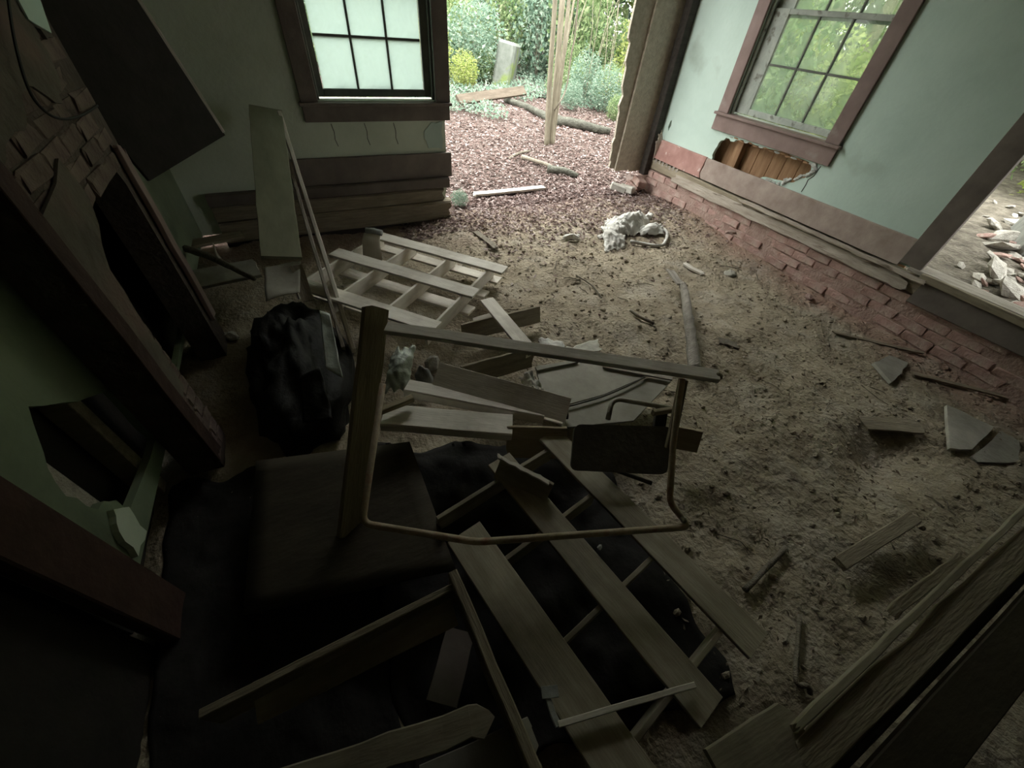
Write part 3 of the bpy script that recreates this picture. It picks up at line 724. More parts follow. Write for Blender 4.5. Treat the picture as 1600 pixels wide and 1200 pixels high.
hp = thing('black_bag', p, 'slumped black plastic rubbish bag below the standing green plank', 'bag')
put('bag_body', heap_me(p, (.28, .62, .34), 3), M['blackbag'], hp, Matrix.Translation(p))
sheet('bag_fold', (PZ(500, 486, .22), PZ(515, 490, .22), PZ(535, 590, .08), PZ(508, 575, .10)), 'plastic', hp, nu=10, nv=20, amp=.015, freq=14, thick=.004)
sheet('bag_fold', (PZ(468, 590, .12), PZ(500, 575, .16), PZ(520, 655, .02), PZ(472, 660, .02)), 'blackbag', hp, nu=10, nv=20, amp=.02, freq=12, thick=.004)
sheet('torn_card', (PZ(412, 418, .26), PZ(470, 408, .26), PZ(468, 455, .22), PZ(415, 470, .22)), 'panel', None, nu=12, nv=12, amp=.02, freq=7, thick=.005, label='creased grey card lying on the black bag under the green plank', category='card')
board('card_strip', PZ(462, 415, .27), PZ(482, 470, .14), .07, .006, (0, 0, 1), 'oldwood', None, 5, .004, label='narrow brown strip between the creased card and the leaning planks', category='strip')

# ================================================================ RACKS (slatted frames)
def rack(name, org, ang, slats, strs, z, h, label, bottom, wm='rackwood', tw=.018, depth=.105, vspan=(-.5, .56)):
    u = V((math.cos(ang), math.sin(ang), 0)); v = V((-u.y, u.x, 0))
    r = thing(name, V((org[0], org[1], z-h)), label, 'rack', 'slatted wooden racks')
    O = V((org[0], org[1], 0))
    for (v0, v1, u0, u1) in slats:
        c = (v0+v1)/2
        a = O+u*u0+v*c+V((0, 0, z-.009)); b = O+u*u1+v*c+V((0, 0, z-.009))
        board('slat', a, b, v1-v0, .018, (0, 0, 1), wm, r, 8, .0015)
    for (s, a0, a1) in strs:
        a = O+u*s+v*a0+V((0, 0, z-.019-depth/2)); b = O+u*s+v*a1+V((0, 0, z-.019-depth/2))
        board('cross_board', a, b, depth, tw, u, wm, r, 6, .001)
    for (v0, v1, u0, u1) in bottom:
        c = (v0+v1)/2
        a = O+u*u0+v*c+V((0, 0, z-.031-depth)); b = O+u*u1+v*c+V((0, 0, z-.031-depth))
        board('bottom_slat', a, b, v1-v0, .018, (0, 0, 1), wm, r, 6, .0015)
    return r
rack('slatted_rack', (.013, 3.055), math.radians(-48), [(-.465, -.345, -.05, 1.18), (0, .12, 0, 1.215), (.405, .525, .10, 1.26)],
     [(.09, -.44, .53), (.41, -.47, .53), (.78, -.47, .53), (1.13, -.46, .53)], .15, .2,
     'pale slatted wooden rack lying by the front wall under the window', [(-.36, -.26, 0, 1.2), (-.03, .08, 0, 1.2), (.22, .32, .0, 1.2), (.46, .56, .0, 1.2)])
ub = math.radians(102)
rack('slatted_rack', (.938, -.14), ub, [(-.122, -.0, .0, 1.10), (.17, .292, 0, 1.12), (.47, .62, -.12, .92)],
     [(.10, -.06, .60), (.41, -.03, .60), (.745, -.03, .60), (1.04, -.03, .6)], .10, .2,
     'long slatted wooden rack lying nearest the viewer, half hidden by the tubular frame', [], 'rackolive')

# bent sheet standing in the far rack
def curved_me(w_, h_, bend, t=.006, nu=10, nv=8):
    vs = []; fs = []
    for s in (0, 1):
        for j in range(nv+1):
            for i in range(nu+1):
                u = i/nu-.5; v = j/nv
                a = u*bend; R0 = w_/bend
                rr = R0-s*t
                x = math.sin(a)*rr; y = -math.cos(a)*rr+R0 + (.05*max(0, v-.8)/.2)
                vs.append((x*(1-.15*v), y, v*h_))
    n = (nu+1)*(nv+1); W = nu+1
    for s in (0, 1):
        for j in range(nv):
            for i in range(nu):
                q = (s*n+j*W+i, s*n+j*W+i+1, s*n+(j+1)*W+i+1, s*n+(j+1)*W+i)
                fs.append(q if s == 0 else tuple(reversed(q)))
    for i in range(nu): fs.append((i, i+n, i+1+n, i+1)); k = nv*W+i; fs.append((k, k+1, k+1+n, k+n))
    for j in range(nv): a = j*W; fs.append((a, a+W, a+W+n, a+n)); a = j*W+nu; fs.append((a, a+n, a+W+n, a+W))
    return fixn(mesh('curved', vs, fs, True))
bs = thing('bent_sheet', V((.32, 3.06, 0)), 'curved tan sheet standing between the slats of the far rack', 'sheet')
put('sheet_face', curved_me(.16, .22, 1.0), M['card'], bs, TRS((.31, 3.02, .04), (-.30, 0, -.45)))
put('rolled_edge', tube_me([V((-.05, 0, 0)), V((.01, .005, 0)), V((.075, 0, -.01))], .022, 10), M['tin'], bs, TRS((.37, 3.14, .25), (0, 0, -.5)))

# loose boards right of the far rack
board('loose_board', PZ(760, 468, .10), PZ(834, 556, .10), .10, .018, (0, 0, 1), 'rackwood', None, 6, .002, .01, .02, label='pale board lying at a slant off the right end of the far rack', category='board')
board('loose_board', PZ(722, 520, .02), PZ(843, 491, .02), .12, .02, (-.35, -.9, .25), 'oldwood', None, 6, .002, 0, 0, label='board on edge under the slanting pale board', category='board')
board('loose_board', PZ(722, 588, .08), PZ(838, 556, .08), .13, .02, (-.35, -.9, .25), 'oldwood', None, 6, .002, .0, .04, label='board on edge just behind the drawer boards', category='board')
board('loose_board', PZ(738, 505, .0), PZ(790, 490, .02), .09, .02, (0, 0, 1), 'rackwood', None, 4, .003, .03, .03, label='short stub of board beneath the slanting pale board', category='board')
p = PZ(660, 575, .02); put('crushed_can', heap_me(p, (.055, .05, .12), 9, 20, 12), M['tin'], None, Matrix.Translation((p.x, p.y, -.1)), label='crumpled grey tin beside the clear plastic bag', category='can')
sheet('plastic_bag', (PZ(600, 612, .06), PZ(640, 606, .05), PZ(648, 540, .14), PZ(612, 548, .16)), 'plastic', None, nu=22, nv=22, amp=.014, freq=14, ridge=.028, bulge=.05, edge=.12, thick=.003, label='crumpled clear greenish plastic bag beside the upright post', category='bag')
p = PZ(672, 535, .02); put('stone', rock_me(91, 2, .4), M['rubble'], None, TRS((p.x, p.y, ground(p.x, p.y)+.03), (0, 0, 1), (.07, .05, .045)), label='grey stone between the far rack and the crumpled tin', category='stone')

# ================================================================ DRAWER BOARDS in the middle
db = thing('drawer_box', PZ(760, 640, -.05), 'broken wooden drawer lying open in the middle of the pile', 'drawer')
A0, A1 = PZ(682, 584, .16), PZ(888, 641, .14)
board('drawer_side', A0, A1, .13, .016, (-.34, -.42, .84), 'rackwood', db, 6, .001)
board('end_block', PZ(882, 632, .15), PZ(884, 652, .06), .03, .03, (-.62, -.75, .2), 'darkwood', db, 3, .001)
board('cleat', PZ(766, 594, .17), PZ(763, 640, .08), .030, .022, (-.62, -.75, .35), 'oldwood', db, 3, .001)
board('drawer_bottom', PZ(688, 603, .11), PZ(880, 655, .08), .075, .01, (0, 0, 1), 'rackwood', db, 5, .001)
board('loose_board', PZ(636, 607, .115), PZ(850, 648, .085), .10, .055, (.1, .1, 1), 'rackwood', None, 6, .002, .0, .0, label='thick pale board lying against the drawer bottom', category='board')
board('loose_board', PZ(600, 652, .12), PZ(800, 668, .10), .13, .055, (0, -.05, 1), 'rackwood', None, 6, .002, label='wide tan board lying in front of the drawer', category='board')
board('loose_board', PZ(790, 690, .06), PZ(884, 692, .06), .16, .03, (-.4, -.75, .6), 'postwood', None, 5, .002, .02, .0, label='broad brown board facing the viewer below the drawer end', category='board')
board('loose_board', PZ(592, 643, .19), PZ(645, 622, .19), .035, .03, (0, 0, 1), 'postwood', None, 4, .001, label='short batten poking out right of the upright post', category='batten')
board('loose_board', PZ(778, 730, .14), PZ(858, 772, .12), .11, .022, (-.62, -.68, .45), 'rackolive', None, 6, .002, 0, 0, label='brown board on edge above the near rack', category='board')
board('loose_board', PZ(772, 709, .19), PZ(860, 756, .175), .022, .012, (0, 0, 1), 'rackwood', None, 10, .003, .03, .01, .006, label='splintered pale lath along the top of the brown edge board', category='lath')
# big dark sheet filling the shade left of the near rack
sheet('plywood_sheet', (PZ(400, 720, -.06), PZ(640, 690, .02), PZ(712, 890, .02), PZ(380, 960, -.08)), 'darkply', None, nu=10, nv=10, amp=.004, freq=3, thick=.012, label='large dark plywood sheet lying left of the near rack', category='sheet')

sheet('shade_sheet', (G(270, 760, .0), G(560, 705, .0), G(650, 1290, .0), G(215, 1290, .0)), 'painted_shade', None, nu=40, nv=44, amp=.02, freq=6, ridge=.02, edge=.04, thick=.003, ground_clamp=True, label='black sheet added for the deep shade along the left wall', category='painted_shade')  # added sheet, its black stands for deep shade on the floor
sheet('shade_sheet', (G(560, 700, .01), G(930, 690, .01), G(1150, 1085, .01), G(640, 1260, .01)), 'painted_shade', None, nu=44, nv=44, amp=.03, freq=7, ridge=.03, edge=.05, thick=.003, ground_clamp=True, label='black crumpled sheet added for the shade beneath the near rack', category='painted_shade')  # added sheet, its black stands for the shade under and between the slats

# ================================================================ GREY PANEL (fallen flush panel with raised strips)
gp = thing('grey_panel', PZ(940, 605, .0), 'dusty grey panel lying flat behind the tubular chair', 'panel')
def flat(name, pts, z, t, m, parent):
    q = [PZ(a, b, z) for a, b in pts]; c = q[0]
    loc = [(p.x-c.x, p.y-c.y) for p in q]
    return put(name, poly_me(loc, [], t), M[m], parent, Matrix.Translation((c.x, c.y, z)))
flat('panel_sheet', [(836, 572), (900, 563), (952, 570), (1008, 588), (944, 616), (856, 640)], .05, .014, 'panel', gp)
flat('panel_sheet', [(858, 645), (945, 620), (1012, 590), (1050, 594), (990, 657), (880, 668)], .04, .014, 'panel', gp)
board('raised_strip', PZ(838, 577, .06), PZ(902, 564, .06), .028, .012, (0, 0, 1), 'panel', gp, 3, .001)
board('raised_strip', PZ(942, 572, .06), PZ(1050, 592, .06), .03, .012, (0, 0, 1), 'greywood', gp, 3, .001)
tube('raised_strip', smooth_path([PZ(856, 643, .055), PZ(945, 618, .058), PZ(1008, 589, .058)], 4), .006, 'darkmetal', gp, 6)
sheet('crumpled_wrapper', (PZ(812, 590, .12), PZ(830, 580, .12), PZ(850, 608, .10), PZ(836, 612, .10)), 'cloth', None, nu=14, nv=14, amp=.03, freq=30, ridge=.04, thick=.002, edge=.1, label='shiny crumpled white wrapper caught behind the drawer side', category='wrapper')
sheet('paper_scrap', (G(842, 527, .01), G(880, 534, .01), G(884, 548, .02), G(846, 545, .02)), 'cloth', None, nu=8, nv=8, amp=.015, freq=18, thick=.002, edge=.15, label='pale paper scrap on the dirt behind the long rail', category='paper')
sheet('paper_scrap', (G(880, 545, .01), G(935, 530, .02), G(938, 548, .03), G(890, 560, .02)), 'plaster_chunk', None, nu=8, nv=8, amp=.015, freq=18, thick=.002, edge=.15, label='dull folded scrap lying beside the pale paper scrap', category='paper')

# ================================================================ TUBULAR CHAIR (dark) behind the rail
tcx = thing('tubular_chair', PZ(980, 720, -.05), 'dark folded tubular metal chair lying on its side', 'chair')
seat_pts = [PZ(896, 664, .26), PZ(1046, 668, .26), PZ(1040, 742, .16), PZ(890, 735, .16)]
def rounded_panel(name, q, t, m, parent, r=.035):
    c = sum(q, V())/4; ex = (q[1]-q[0]).normalized(); nrm = ex.cross(q[3]-q[0]).normalized(); ey = nrm.cross(ex)
    loc = [((p-c).dot(ex), (p-c).dot(ey), 0) for p in q]
    f = fillet([V(loc[0]).lerp(V(loc[3]), .5)]+[V(loc[i]) for i in range(4)]+[V(loc[0]).lerp(V(loc[3]), .5)], r, 5)[:-1]
    mw = Matrix(((ex.x, ey.x, nrm.x, c.x), (ex.y, ey.y, nrm.y, c.y), (ex.z, ey.z, nrm.z, c.z), (0, 0, 0, 1)))
    return put(name, poly_me([(v.x, v.y) for v in f], [], t), M[m], parent, mw)
rounded_panel('seat', seat_pts, .022, 'darkmetal', tcx)
tube('frame_tube', fillet([PZ(950, 655, .26), PZ(957, 622, .30), PZ(1048, 638, .30)], .05, 6), .012, 'tubeworn', tcx, 10)
tube('frame_tube', fillet([PZ(948, 690, .20), PZ(945, 728, .14), PZ(1018, 755, .12)], .05, 6), .010, 'darkmetal', tcx, 10)
board('upright', PZ(1034, 640, .31), PZ(1024, 700, .20), .055, .022, (-.4, -.7, .5), 'darkwood', tcx, 4, .001)
board('armrest', PZ(1020, 645, .325), PZ(1052, 640, .325), .02, .03, (0, 0, 1), 'postwood', tcx, 3, .001)
board('loose_board', PZ(1046, 682, .06), PZ(1092, 690, .05), .12, .025, (-.3, -.8, .5), 'postwood', None, 4, .002, label='short brown board right of the tubular chair', category='board')

# ================================================================ FRAME with rail, post and bent tube
fr = thing('table_frame', PZ(552, 832, -.12), 'collapsed table frame with a long rail, upright post and bent tube', 'table frame')
board('post', PZ(548, 835, -.05), PZ(588, 477, .66), .105, .035, (.35, -.85, .5), 'postwood', fr, 8, .002, 0, .02)
R0, R1 = PZ(604, 512, .60), PZ(1122, 588, .60)
board('long_rail', R0, R1, .056, .024, (.05, -.22, .97), 'rackwood', fr, 8, .001)
put('rail_end', rock_me(5, 2, .05), M['postwood'], fr, TRS(R1, (0, 0, math.radians(-35)), (.018, .015, .017)))
tp = [PZ(598, 600, .52), PZ(566, 818, .27), PZ(745, 847, .25), PZ(1078, 823, .25), PZ(1046, 786, .27), PZ(1052, 690, .42), PZ(1066, 592, .585)]
tube('bent_tube', fillet(tp, .035, 5), .0125, 'tubemetal', fr, 10)
put('tube_bolt', rock_me(15, 1, .05), M['tubeworn'], fr, TRS(PZ(1068, 812, .27), (0, 0, 0), (.014, .014, .014)))
board('right_leg', PZ(1068, 594, .58), PZ(1046, 700, .36), .034, .022, (-.4, -.8, .4), 'postwood', fr, 4, .001)

# batten with its metal corner on the near rack
fb_ = thing('frame_corner', PZ(870, 1130, .11), 'yellowish batten with a grey metal corner lying across the near rack', 'batten')
board('batten', PZ(872, 1132, .13), PZ(1085, 1070, .13), .016, .016, (0, 0, 1), 'rackwood', fb_, 6, .001)
board('metal_corner', PZ(850, 1078, .125), PZ(872, 1135, .125), .018, .016, (0, 0, 1), 'tin', fb_, 3, .001)
board('metal_corner', PZ(846, 1082, .135), PZ(872, 1080, .135), .03, .006, (0, 0, 1), 'tin', fb_, 3, .001)
put('small_bolt', rock_me(33, 1, .3), M['tin'], None, TRS(PZ(937, 855, .115), (0, 0, .4), (.016, .010, .010)), label='tiny grey bolt lying on the middle slat of the near rack', category='bolt')

# ================================================================ NEAR DRAWER at the bottom left
nd = thing('near_drawer', PZ(700, 1000, -.1), 'dark open wooden drawer frame at the bottom edge, partly broken', 'drawer')
board('drawer_side', PZ(712, 925, .22), PZ(330, 1120, .22), .022, .13, (0, 0, 1), 'oldwood', nd, 6, .001)
board('drawer_side', PZ(708, 905, .24), PZ(848, 1240, .24), .03, .15, (0, 0, 1), 'oldwood', nd, 6, .002)
board('drawer_face', PZ(708, 950, .20), PZ(400, 1098, .20), .10, .016, (-.15, -.35, .92), 'rackolive', nd, 5, .001)
board('broken_rail', PZ(775, 1118, .28), PZ(420, 1240, .26), .075, .025, (0, -.1, 1), 'rackolive', nd, 8, .003, .05, 0, .01)
board('drawer_bottom', PZ(720, 985, .02), PZ(690, 1100, .02), .10, .012, (0, 0, 1), 'trim_dark', nd, 4, .001)
board('loose_board', PZ(838, 1150, .16), PZ(660, 1232, .16), .09, .02, (0, 0, 1), 'panel', None, 5, .002, .03, 0, label='pale grey board crossing the bottom edge right of the near drawer', category='board')
board('loose_board', PZ(1255, 1135, .38), PZ(1130, 1225, .38), .12, .02, (0, 0, 1), 'rackolive', None, 5, .002, .03, 0, label='pale grey board end at the left tip of the floor edge', category='board')

# ================================================================ ON THE DIRT FLOOR
# crooked broken stick
tube('crooked_stick', smooth_path([G(1086, 578, .03), G(1082, 545, .06), G(1076, 500, .09), G(1071, 462, .11), G(1066, 444, .12)], 5), [.045, .026], 'greywood', None, 9, .12, 8, label='thick crooked grey stick standing out of the dirt behind the rail', category='stick')
board('stick_flap', G(1064, 446, .13), G(1046, 421, .12), .07, .015, (0, -.3, 1), 'greywood', None, 5, .004, .02, .04, label='split flat end of wood lying off the crooked stick tip', category='wood')
# pale cloth
cl = thing('cloth', G(985, 365), 'dirty white cloth lying crumpled on the leaves by the right wall', 'cloth')
sheet('cloth_fold', (G(936, 372, .01), G(948, 342, .03), G(1020, 335, .03), G(1004, 366, .01)), 'cloth', cl, nu=40, nv=26, amp=.035, freq=13, ridge=.05, bulge=.13, edge=.10, thick=.004, ground_clamp=True)
sheet('cloth_fold', (G(940, 352, .08), G(972, 346, .12), G(978, 388, .01), G(946, 394, .01)), 'cloth', cl, nu=24, nv=24, amp=.02, freq=16, ridge=.04, bulge=.03, edge=.12, thick=.004, ground_clamp=True, seed=4)
sheet('cloth_fold', (G(996, 356, .03), G(1002, 367, .02), G(1038, 364, .04), G(1032, 350, .07)), 'cloth', cl, nu=20, nv=12, amp=.02, freq=16, ridge=.03, bulge=.06, edge=.1, thick=.004, ground_clamp=True, seed=7)
tube('cloth_hem', smooth_path([G(1030, 352, .06), G(1042, 364, .04), G(1040, 376, .03), G(1030, 384, .02), G(985, 377, .02)], 5), .016, 'cloth', cl, 7, .25, 2)
sheet('rag', (G(878, 374, .01), G(882, 366, .04), G(906, 366, .05), G(906, 376, .01)), 'cloth', None, nu=14, nv=10, amp=.02, freq=14, ridge=.02, bulge=.06, edge=.15, thick=.003, ground_clamp=True, label='small pale rag on the dirt left of the white cloth', category='rag')

def slab(name, pts, t, m, label, cat, tilt=(0, 0), up=0.0, group=None):
    q = [G(a, b) for a, b in pts]; c = sum(q, V())/len(q)
    loc = jag([(p.x-c.x, p.y-c.y) for p in q], .008, 3, int(pts[0][0]))
    kw = dict(label=label, category=cat)
    if group: kw['group'] = group
    return put(name, poly_me(loc, [], t), M[m], None, TRS((c.x, c.y, ground(c.x, c.y)+t+up), (tilt[0], tilt[1], 0)), **kw)
slab('plaster_piece', [(1358, 573), (1385, 560), (1418, 567), (1405, 588), (1388, 602)], .022, 'plaster_chunk', 'pointed pale plaster piece by the thin strips on the right', 'plaster', (.12, .05), .01)
slab('plaster_piece', [(1470, 640), (1548, 670), (1510, 708), (1476, 706)], .02, 'plaster_chunk', 'larger grey plaster piece, left of the two at the right edge', 'plaster', (.08, 0), .01)
slab('plaster_piece', [(1562, 674), (1590, 690), (1592, 722), (1525, 724), (1515, 715)], .018, 'plaster_chunk', 'dim plaster piece tucked beside the larger one at the right edge', 'plaster', (.05, 0), .0)
board('thin_strip', G(1300, 519, .02), G(1446, 553, .02), .03, .014, (0, 0, 1), 'oldwood', None, 8, .003, .03, .03, label='thin wooden strip half buried above the pointed plaster', category='strip')
board('thin_strip', G(1422, 583, .02), G(1578, 622, .02), .035, .014, (0, 0, 1), 'oldwood', None, 8, .003, .03, .03, label='thin wooden strip running right from the pointed plaster', category='strip')
board('dirt_board', G(1345, 660, .02), G(1440, 668, .03), .10, .016, (.1, -.2, 1), 'oldwood', None, 5, .003, .02, .03, label='half buried board over the dark pit on the right', category='board')
board('floor_stub', G(1308, 884, .08), G(1428, 808, .08), .06, .03, (0, 0, 1), 'oldwood', None, 6, .003, .03, .01, label='short splintered board on the dirt before the floor edge', category='board')
tube('stick_piece', smooth_path([G(1164, 922, .02), G(1195, 890, .03), G(1228, 856, .02)], 4), .012, 'stick', None, 7, .15, 5, label='straight stick on the dirt right of the near rack', category='stick')
tube('stick_piece', smooth_path([G(1250, 962, .02), G(1246, 1010, .02), G(1244, 1065, .03), G(1262, 1072, .03), G(1266, 1084, .02)], 4), .009, 'stick', None, 7, .1, 6, label='hooked stick near the bottom right floor edge', category='stick')
tube('stick_piece', smooth_path([G(985, 485, .02), G(1000, 495, .02), G(1022, 505, .02)], 4), .012, 'stick', None, 7, .15, 7, label='short dark stick left of the crooked stick', category='stick')
board('stick_piece', G(1120, 531, .01), G(1156, 542, .01), .07, .02, (0, 0, 1), 'stick', None, 5, .006, .04, .05, label='dark chip of wood right of the crooked stick', category='wood')
board('stick_piece', G(742, 362, .02), G(776, 388, .03), .06, .02, (0, 0, 1), 'stick', None, 5, .006, .03, .03, label='dark broken slat on the leaves above the far rack', category='wood')
tube('stick_piece', smooth_path([G(900, 430, .01), G(925, 446, .02), G(940, 465, .01)], 4), .006, 'stick', None, 6, .1, 9, label='thin twig on the dirt in the middle of the floor', category='stick')
board('stick_piece', G(1068, 412, .01), G(1102, 430, .01), .05, .02, (0, 0, 1), 'rackwood', None, 5, .006, .04, .05, label='pale broken chip just beyond the crooked stick tip', category='wood')
put('shell_bowl', heap_me(V(), (.07, .06, .04), 4, 18, 8), M['plaster_chunk'], None, TRS(G(1140, 430, -.005)), label='round pale shard on the dirt near the foundation', category='shard')
for i, (px, py, s, lab) in enumerate(((1198, 378, .045, 'pinkish brick bat by the foundation, farthest of the row'), (1215, 394, .055, 'broken brick bat by the foundation, second from far'), (1140, 366, .04, 'pale brick bat near the cloth at the foundation foot'), (1285, 436, .04, 'small brick bat under the window at the foundation foot'), (1262, 466, .03, 'little white stone on the dirt below the foundation'))):
    p = G(px, py); put('brick_bat', rock_me(60+i, 1, .35, .8), M['brick' if i % 2 == 0 else 'rubble'], None, TRS((p.x, p.y, p.z+s*.5), (0, .2, i), (s*1.5, s, s*.8)), label=lab, category='brick')

# twigs, leaf crumbs and clods: nobody could count these
def scatter_leaves(name, n, sampler, size, m, label, cat, lift=.006, tilt=.5):
    rnd = random.Random(len(name)*31+n); vs = []; fs = []
    while n > 0:
        x, y = sampler(rnd)
        if x is None: continue
        n -= 1
        s = rnd.uniform(*size); a = rnd.uniform(0, 6.283); z = ground(x, y)+lift*rnd.uniform(.4, 2.2)
        ca, sa = math.cos(a), math.sin(a); tz = rnd.uniform(-tilt, tilt)*s; tw = rnd.uniform(-tilt, tilt)*s; cz = rnd.uniform(-.3, .5)*s
        b = len(vs)
        w_ = s*rnd.uniform(.28, .48)
        vs += [(x-ca*s, y-sa*s, z+tz*.5), (x+sa*w_, y-ca*w_, z+abs(tw)+cz*.5), (x+ca*s, y+sa*s, z-tz*.5+abs(tz)), (x-sa*w_, y+ca*w_, z+cz*.5)]
        fs += [(b, b+1, b+2), (b, b+2, b+3)]
    return put(name, mesh(name, vs, fs), M[m], None, None, label=label, category=cat, kind='stuff')
def s_out(r):
    # wedge of forest floor seen through the opening
    t = r.random()**1.3; y = 4.0+t*9.5
    x = 1.0+(y-4.0)*.22+r.random()*(3.2+(y-4)*.55)
    if x > RX-.05 and y < 4.4: return None, None
    return x, y
scatter_leaves('leaf_litter', 42000, s_out, (.014, .033), 'litter', 'pinkish brown fallen leaves carpeting the ground outside the opening', 'leaves')
def s_gc(r):
    y = r.uniform(6.9, 12.5); x = 1.0+(y-4.0)*.22+r.random()*(3.2+(y-4)*.55)
    if nz(x, y, 4, 1.1) < -.08+.22*max(0, (8.4-y)) or (x > RX and y < 4.4): return None, None
    return x, y
scatter_leaves('ground_cover', 12000, s_gc, (.018, .04), 'leaf_b', 'low green ground cover creeping over the leaves before the thicket', 'ground cover', .07, 1.2)
def s_in(r):
    y = 4.3-abs(r.gauss(0, .75)); x = r.uniform(.7, 3.95)
    if y < 1.9 or (y > 3.9 and x < 1.25): return None, None
    if r.random() > .25+.75*sm(2.2, 3.6, y): return None, None
    if x < 1.5 and y > 2.0 and y < 3.5 and x < 1.3: return None, None
    return x, y
scatter_leaves('leaf_litter', 8500, s_in, (.012, .028), 'litter', 'brown leaves blown in over the dirt inside the opening', 'leaves')
def s_cr(r):
    x = r.uniform(.9, 3.95); y = r.uniform(-.3, 3.6)
    if r.random() > .35+.65*abs(nz(x, y, 5, 2.2))*2: return None, None
    return x, y
scatter_leaves('leaf_crumbs', 5000, s_cr, (.006, .017), 'litter_dry', 'dry leaf crumbs and chips strewn over the dirt floor', 'debris', .004)
def clods():
    rnd = random.Random(77); vs = []; fs = []
    ico = rock_me(2, 1, .4); bv = [v.co.copy() for v in ico.vertices]; bf = [tuple(p.vertices) for p in ico.polygons]
    for _ in range(1500):
        x = rnd.uniform(.9, 3.95); y = rnd.uniform(-.3, 4.0); s = .004+.014*rnd.random()**3
        z = ground(x, y); R_ = Matrix.Rotation(rnd.uniform(0, 6.28), 3, 'Z'); b = len(vs)
        for v in bv:
            q = R_ @ v; vs.append((x+q.x*s*1.3, y+q.y*s, z+q.z*s*.8+s*.2))
        fs += [tuple(i+b for i in f) for f in bf]
    bpy.data.meshes.remove(ico)
    put('dirt_clods', mesh('clods', vs, fs), M['dirt'], None, None, label='loose clods scattered over the dirt floor', category='clods', kind='stuff')
clods()
def twigs():
    rnd = random.Random(5); vs = []; fs = []
    for _ in range(120):
        x = rnd.uniform(1.0, 3.9); y = rnd.uniform(-.2, 5.2) if rnd.random() < .6 else rnd.uniform(3, 9)
        if y > 4.2: x = 1.6+(y-4.0)*.3+rnd.random()*(2.6+(y-4)*.5)
        L_ = rnd.uniform(.05, .20); a = rnd.uniform(0, 6.28); r_ = rnd.uniform(.0018, .0045)
        d = V((math.cos(a), math.sin(a), 0)); path = []
        for k in range(4):
            q = V((x, y, 0))+d*L_*(k/3)+V((-d.y, d.x, 0))*L_*.12*math.sin(k*1.3+a)
            path.append(V((q.x, q.y, ground(q.x, q.y)+r_+.006)))
        me = tube_me(path, r_, 4); b = len(vs)
        vs += [tuple(v.co) for v in me.vertices]; fs += [tuple(i+b for i in p_.vertices) for p_ in me.polygons]
        bpy.data.meshes.remove(me)
    put('fallen_twigs', mesh('twigs', vs, fs), M['stick'], None, None, label='thin dry twigs strewn across dirt and leaves', category='twigs', kind='stuff')
twigs()

# ================================================================ OUTSIDE, through the opening
def P_out(px, py):
    return G(px, py)
tr = thing('sapling_clump', P_out(858, 226), 'pale multi-stemmed sapling rising from the leaves outside the opening', 'tree')
tb = P_out(858, 226)
for i, (dx, top_px, r0) in enumerate(((-.05, 869, .042), (.035, 882, .052), (.07, 894, .034), (.0, 904, .020))):
    te = PY(top_px, -40, tb.y+.15*i)
    mid = (tb+te)/2+V((dx*.6, 0, 0))
    ext = te+(te-tb).normalized()*2.4
    tube('stem', smooth_path([tb+V((dx, dx*.4, -.06)), mid, te, ext], 5), [r0, r0*.55], 'bark', tr, 9, .06, i)
tube('vine', smooth_path([P_out(848, 196)+V((0, 0, .0)), PY(868, 170, tb.y-.05), PY(884, 140, tb.y-.05), PY(892, 90, tb.y), PY(900, 40, tb.y), PY(906, -40, tb.y)], 5), .011, 'stick', tr, 6, .1, 3)

st = P_out(786, 133)
stn = thing('stone_post', st, 'leaning mossy grey stone slab among the bushes outside', 'stone')
put('slab_block', fixn(box_me(-.36, .36, -.2, .2, -.1, .78, .05)), M['stone'], stn, TRS(st, (.14, .08, .95)))
board('fallen_plank', P_out(716, 173)+V((0, 0, .16)), P_out(818, 160)+V((0, 0, .20)), .17, .05, (-.2, -.8, .6), 'darkplank', None, 5, .004, label='brown plank lying on the leaves outside, left of the sapling', category='plank')
def logt(nm, pts, r, lab, seed):
    q = [P_out(a, b) for a, b in pts]
    q = [V((v.x, v.y, v.z+(r[0] if isinstance(r, list) else r)*.8)) for v in q]
    return tube(nm, smooth_path(q, 5), r, 'log', None, 10, .12, seed, label=lab, category='log')
logt('fallen_log', [(868, 196), (900, 200), (930, 208), (952, 212)], [.085, .05], 'thick mossy fallen log right of the sapling base', 1)
logt('fallen_log', [(790, 160), (825, 172), (850, 185), (872, 196)], [.05, .07], 'grey fallen log left of the sapling running back', 2)
logt('fallen_log', [(815, 148), (840, 152), (870, 160)], [.06, .04], 'farther pale log behind the sapling', 3)
tube('dead_branch', smooth_path([P_out(815, 250)+V((0, 0, .04)), P_out(850, 262)+V((0, 0, .05)), P_out(872, 272)+V((0, 0, .04))], 4), [.03, .018], 'stick', None, 7, .15, 1, label='dark dead branch on the leaves before the sapling', category='branch')
tube('dead_branch', smooth_path([P_out(855, 270)+V((0, 0, .05)), P_out(880, 275)+V((0, 0, .06)), P_out(902, 280)+V((0, 0, .04))], 4), [.05, .03], 'log', None, 7, .15, 2, label='rotten stub of branch on the leaves nearest the corner boards', category='branch')
tube('dead_branch', smooth_path([P_out(795, 248), P_out(812, 244)+V((0, 0, .04)), P_out(828, 236)], 4), .016, 'stick', None, 6, .1, 3, label='thin straight branch on the leaves left of the sapling', category='branch')
board('fallen_plank', P_out(738, 308)+V((0, 0, .03)), P_out(850, 297)+V((0, 0, .03)), .09, .025, (0, 0, 1), 'rackwood', None, 6, .004, .05, .03, label='weathered pale board lying across the threshold of the opening', category='plank')

